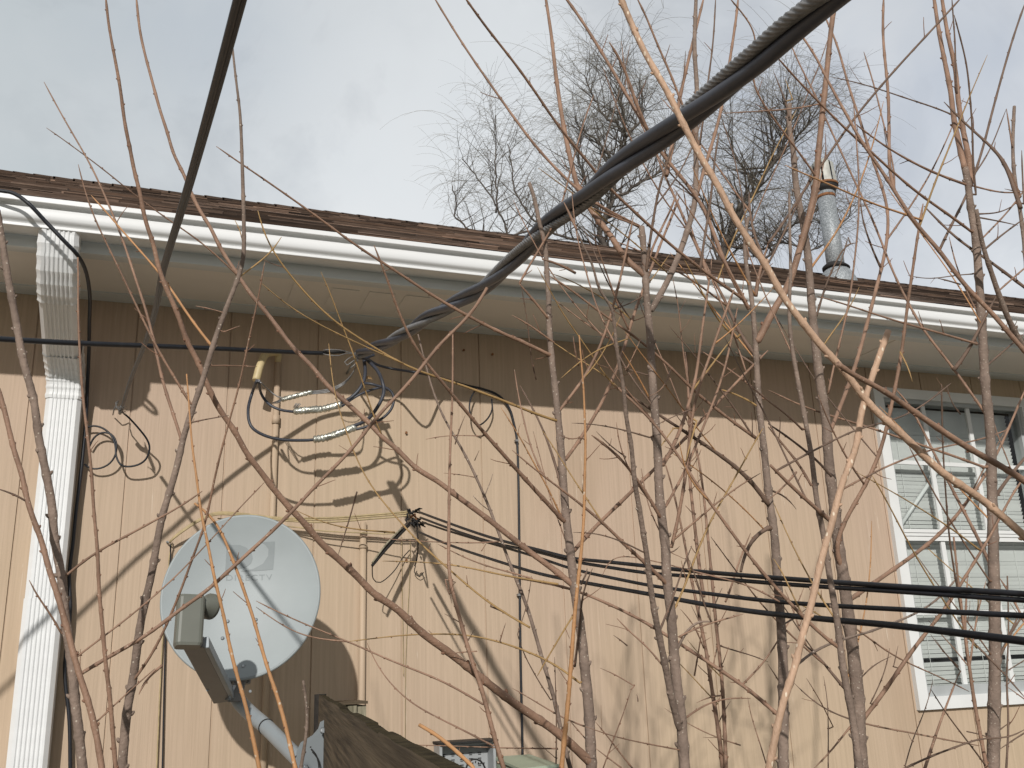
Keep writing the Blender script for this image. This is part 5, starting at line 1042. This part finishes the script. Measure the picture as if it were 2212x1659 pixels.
for ti, (nm, label, depth, data) in enumerate(TREES):
    rows = []
    for li, ln in enumerate(data.strip().split('\n')):
        h, p = ln.split('|'); h = h.split(); q = list(map(float, p.split())); pts = list(zip(q[::2], q[1::2]))
        rows.append(dict(k=h[0], w0=float(h[1]), w1=float(h[2]), G=len(h) > 3, S=soft(spline(pts, 11.0), 6 if float(h[2]) > 12 else min(24, len(pts) * 3)), i=li))
    if ti in (6, 10, 12, 13, 14, 16):          # long thin shoots rising out of the stems and limbs
        rq = random.Random(70 + ti); base_rows = [r for r in rows if r['w1'] > 6]
        for k in range({6: 9, 10: 16, 12: 10, 13: 5, 14: 12, 16: 12}[ti]):
            for _ in range(40):
                S = rq.choice(base_rows)['S']; p = S[rq.randrange(len(S))]
                if 950 < p[0] < 2200 and 420 < p[1] < 1500: break
            sd_ = rq.choice([-1, -1, 1]); an = math.radians(rq.uniform(18, 52)); ln = rq.uniform(130, 420); cu = rq.uniform(-.25, .12); q = []
            for j in range(5):
                s_ = ln * j / 4; a_ = an * (1 + cu * j / 4 * 2); q.append((p[0] + sd_ * math.sin(a_) * s_ + rq.uniform(-2, 2) * (j > 0), p[1] - math.cos(a_) * s_))
            w_ = rq.uniform(3, 5.2)
            rows.append(dict(k=rq.choice('rrroyk'), w0=rq.uniform(1.6, 2.6), w1=w_, G=False, S=soft(spline(q[::-1], 11.0), 6), i=500 + k))
    grounds = [r for r in rows if r['G']]
    main = grounds[0]
    root = empty(nm, label, 'sapling', 'bare saplings in front of the house')
    done = []
    order = grounds + sorted([r for r in rows if not r['G']], key=lambda r: -r['w1'])
    for r in order:
        S = r['S']; n = len(S); rng = random.Random(ti * 100 + r['i'])
        if r['G']:
            d1 = depth + (0 if r is main else rng.uniform(-.08, .12)); d0 = d1 + (rng.uniform(-.06, .06) if n > 8 else 0); par = None
        else:
            best = min(done, key=lambda q: closest(q['S'], S[-1])[0]); c_ = closest(best['S'], S[-1]); d1 = best['D'][c_[1]]; par = best
            spread = min(.28, n * 11 / 2065 * depth * .5); d0 = d1 + rng.choice([-1, 1]) * rng.uniform(.3, 1) * spread
            if depth < 1.0: d0 = max(d0, d1 - .04); d0 = min(d0, d1 + .05)
            if c_[0] < 18 ** 2: S = S + [best['S'][c_[1]]] if c_[0] > 9 else S; 
            n = len(S)
        D = [d0 + (d1 - d0) * (i / (n - 1)) for i in range(n)]
        if ti == 6 and r['w1'] == 19: D = [min(x, 1.18) for x in D]
        P = [at(s[0], s[1], d_) for s, d_ in zip(S, D)]; Wd = [r['w0'] + (r['w1'] - r['w0']) * (i / (n - 1)) ** .9 for i in range(n)]
        R = [max(w_ / 2 * zc(p) / F, 0.0006) for w_, p in zip(Wd, P)]
        tipn = 2 if not r['G'] and r['k'] != 't' and r['w0'] < 6 else 0
        if tipn: R[0] *= .45; R[1] *= .75
        if r['G']:                            # carry the stem on to the soil
            b_ = P[-1]; t_ = (P[-1] - P[-3]).normalized(); k_ = b_.z / max(.3, -t_.z if t_.z < -.3 else 1); e_ = Vector((b_.x + t_.x * k_ * .5, b_.y + t_.y * .1, -0.05))
            for j in range(1, 9): f_ = j / 8; P.append(b_.lerp(e_, f_)); R.append(R[n - 1] * (1 + .35 * f_ + (.35 if j == 8 else 0)))
        r['S'] = S; r['D'] = D; done.append(r)
        mb, nf = stem_mesh(P, R, r['k'], True, ti * 1000 + r['i'], max(r['w0'], r['w1']))
        wmax = r['w1']
        if r['G']: r['o'] = root; name = 'trunk' if r is main else 'stem'; po = root; r['lv'] = 1
        else:
            lv = par.get('lv', 1); thin = wmax < 4.6 and not par['G'] and par.get('name') == 'branch'
            name = 'twig' if thin else 'branch'; po = par['o'] if thin else root
        r['name'] = name
        o = obj(name, mb.mesh(name), [M[r['k']], M['bud']], po); r['o'] = o if name == 'branch' else root
        mi = [0] * nf + [1 if r['k'] not in 'tg' else 0] * (len(o.data.polygons) - nf); o.data.polygons.foreach_set('material_index', mi)
# burl scar on the trunk left of the window
# ------------------------------------------------------------------ weeping trees behind the house
def willow(label, limbs, zdist, seed, nbr, spread, box):
    root = empty('willow_tree', label, 'tree', 'bare weeping trees behind the roof'); rr = random.Random(seed)
    tw = MB(); lm = []
    for li, (w0, w1, pts) in enumerate(limbs):
        S = spline(pts, 10); n = len(S); P = []
        z0 = zdist + rr.uniform(-.5, .5) * (0 if li == 0 else 1)
        for i, s_ in enumerate(S):
            P.append(atz(s_[0] + rr.uniform(-2.5, 2.5), s_[1] + rr.uniform(-2.5, 2.5), zdist + (z0 - zdist) * i / n * 1.0))
        R = [(w0 + (w1 - w0) * i / (n - 1)) / 2 * zdist / F * 1.15 for i in range(n)]
        mb = MB(); 
        if li == 0: g0 = Vector((P[0].x + .2, P[0].y, -.05)); P = [g0, g0.lerp(P[0], .5)] + P; R = [R[0] * 2.2, R[0] * 1.5] + R
        mb.tube(P, R, 7); obj('trunk' if li == 0 else 'limb', mb.mesh('limb'), M['willow'], root); lm.append((P, R))
    br = []
    def droop(p, d, ln, r, mb, sag, n=6):
        P = [p]; R = [r]; v = d.normalized()
        for i in range(n):
            v = (v + Vector((rr.uniform(-.12, .12), rr.uniform(-.1, .1), -sag))).normalized(); P.append(P[-1] + v * ln / n); R.append(r * (1 - .5 * (i + 1) / n))
        mb.tube(P, R, 3, cap=False); return P
    sec = MB()
    for li_, (P, R) in enumerate(lm):
        for i in range(2, len(P)):
            for _ in range(nbr if li_ < 7 else 1):
                p = P[i].lerp(P[i - 1], rr.random()); d = Vector((rr.gauss(0, .8), rr.gauss(0, .8), rr.uniform(.6, 1.5))).normalized(); ln = rr.uniform(.35, 1.15) * spread
                Q = [p]; v = d; rb_ = min(R[i] * .55, .018); RR = [rb_]
                m_ = 7
                for k in range(m_):
                    v = (v + Vector((rr.uniform(-.2, .2), rr.uniform(-.2, .2), rr.uniform(-.08, .12)))).normalized(); Q.append(Q[-1] + v * ln / m_); RR.append(rb_ * (1 - .75 * (k + 1) / m_))
                sec.tube(Q, RR, 4, cap=False)
                for k in range(1, m_ + 1):
                    for _2 in range(rr.choice([0, 1, 1, 2])):
                        d2 = (v * .5 + Vector((rr.gauss(0, .8), rr.gauss(0, .6), rr.uniform(.0, 1.0)))).normalized()
                        T = droop(Q[k], d2, rr.uniform(.35, 1.25) * (1.15 if k == m_ else .8), rr.choice([.0016, .0022, .0028]), tw, rr.uniform(.12, .34))
                        if rr.random() < .5: droop(T[2], (T[3] - T[2]).normalized() + Vector((rr.gauss(0, .5), 0, rr.gauss(0, .3))), rr.uniform(.2, .6), .0018, tw, .25, 4)
    tag(sec.build('branchlets', M['willow'], root), kind='stuff'); tag(tw.build('twigs', M['willow_twig'], root), kind='stuff')
willow('taller bare weeping tree behind the middle of the roof, dark crooked limbs', [
 (15, 8, [(1322, 580), (1308, 532), (1294, 500), (1302, 478), (1313, 457), (1322, 430)]),
 (8, 2.5, [(1320, 440), (1326, 400), (1323, 342), (1346, 320), (1351, 295), (1343, 237), (1336, 212), (1341, 162), (1337, 130)]),
 (6, 2, [(1323, 345), (1300, 315), (1268, 287), (1250, 270)]), (6, 2, [(1354, 297), (1370, 275), (1384, 262), (1388, 205), (1384, 190)]),
 (5, 2, [(1335, 262), (1311, 257), (1281, 207), (1268, 175), (1262, 160)]), (6, 2, [(1305, 475), (1280, 440), (1265, 400), (1250, 340), (1255, 290), (1240, 250)]),
 (7, 2, [(1322, 430), (1356, 415), (1386, 392), (1420, 375), (1450, 330), (1460, 290)]),
 (6, 2, [(1310, 540), (1260, 520), (1200, 505), (1150, 470), (1125, 440), (1110, 400), (1105, 350), (1095, 310)]),
 (5, 2, [(1180, 500), (1140, 500), (1098, 510), (1085, 470), (1053, 415), (1020, 370), (1000, 345)]),
 (5, 2, [(1100, 520), (1060, 520), (1015, 497), (983, 465), (985, 430), (975, 400)]), (4, 1.5, [(1073, 460), (1073, 410), (1070, 350), (1073, 290), (1068, 250)])], 15.2, 3, 2, 1.05, None)
willow('bare weeping tree behind the roof beside the flue pipe', [
 (17, 8, [(1550, 600), (1562, 545), (1571, 522), (1586, 482), (1603, 440), (1631, 415)]),
 (8, 2.5, [(1625, 420), (1638, 410), (1655, 372), (1684, 337), (1696, 300), (1700, 250), (1690, 215)]), (5, 2, [(1655, 372), (1670, 330), (1665, 270), (1650, 230)]),
 (5, 2, [(1631, 415), (1615, 380), (1590, 340), (1575, 290), (1580, 250)]), (6, 2, [(1572, 530), (1620, 540), (1650, 560), (1700, 500), (1740, 470), (1790, 440), (1810, 400)]),
 (5, 2, [(1686, 335), (1720, 300), (1745, 260), (1750, 220)]), (4, 2, [(1640, 540), (1700, 525), (1760, 540), (1830, 470), (1838, 440)]), (5, 2, [(1575, 515), (1540, 480), (1520, 440), (1500, 400)])], 14.0, 9, 2, 1.0, None)
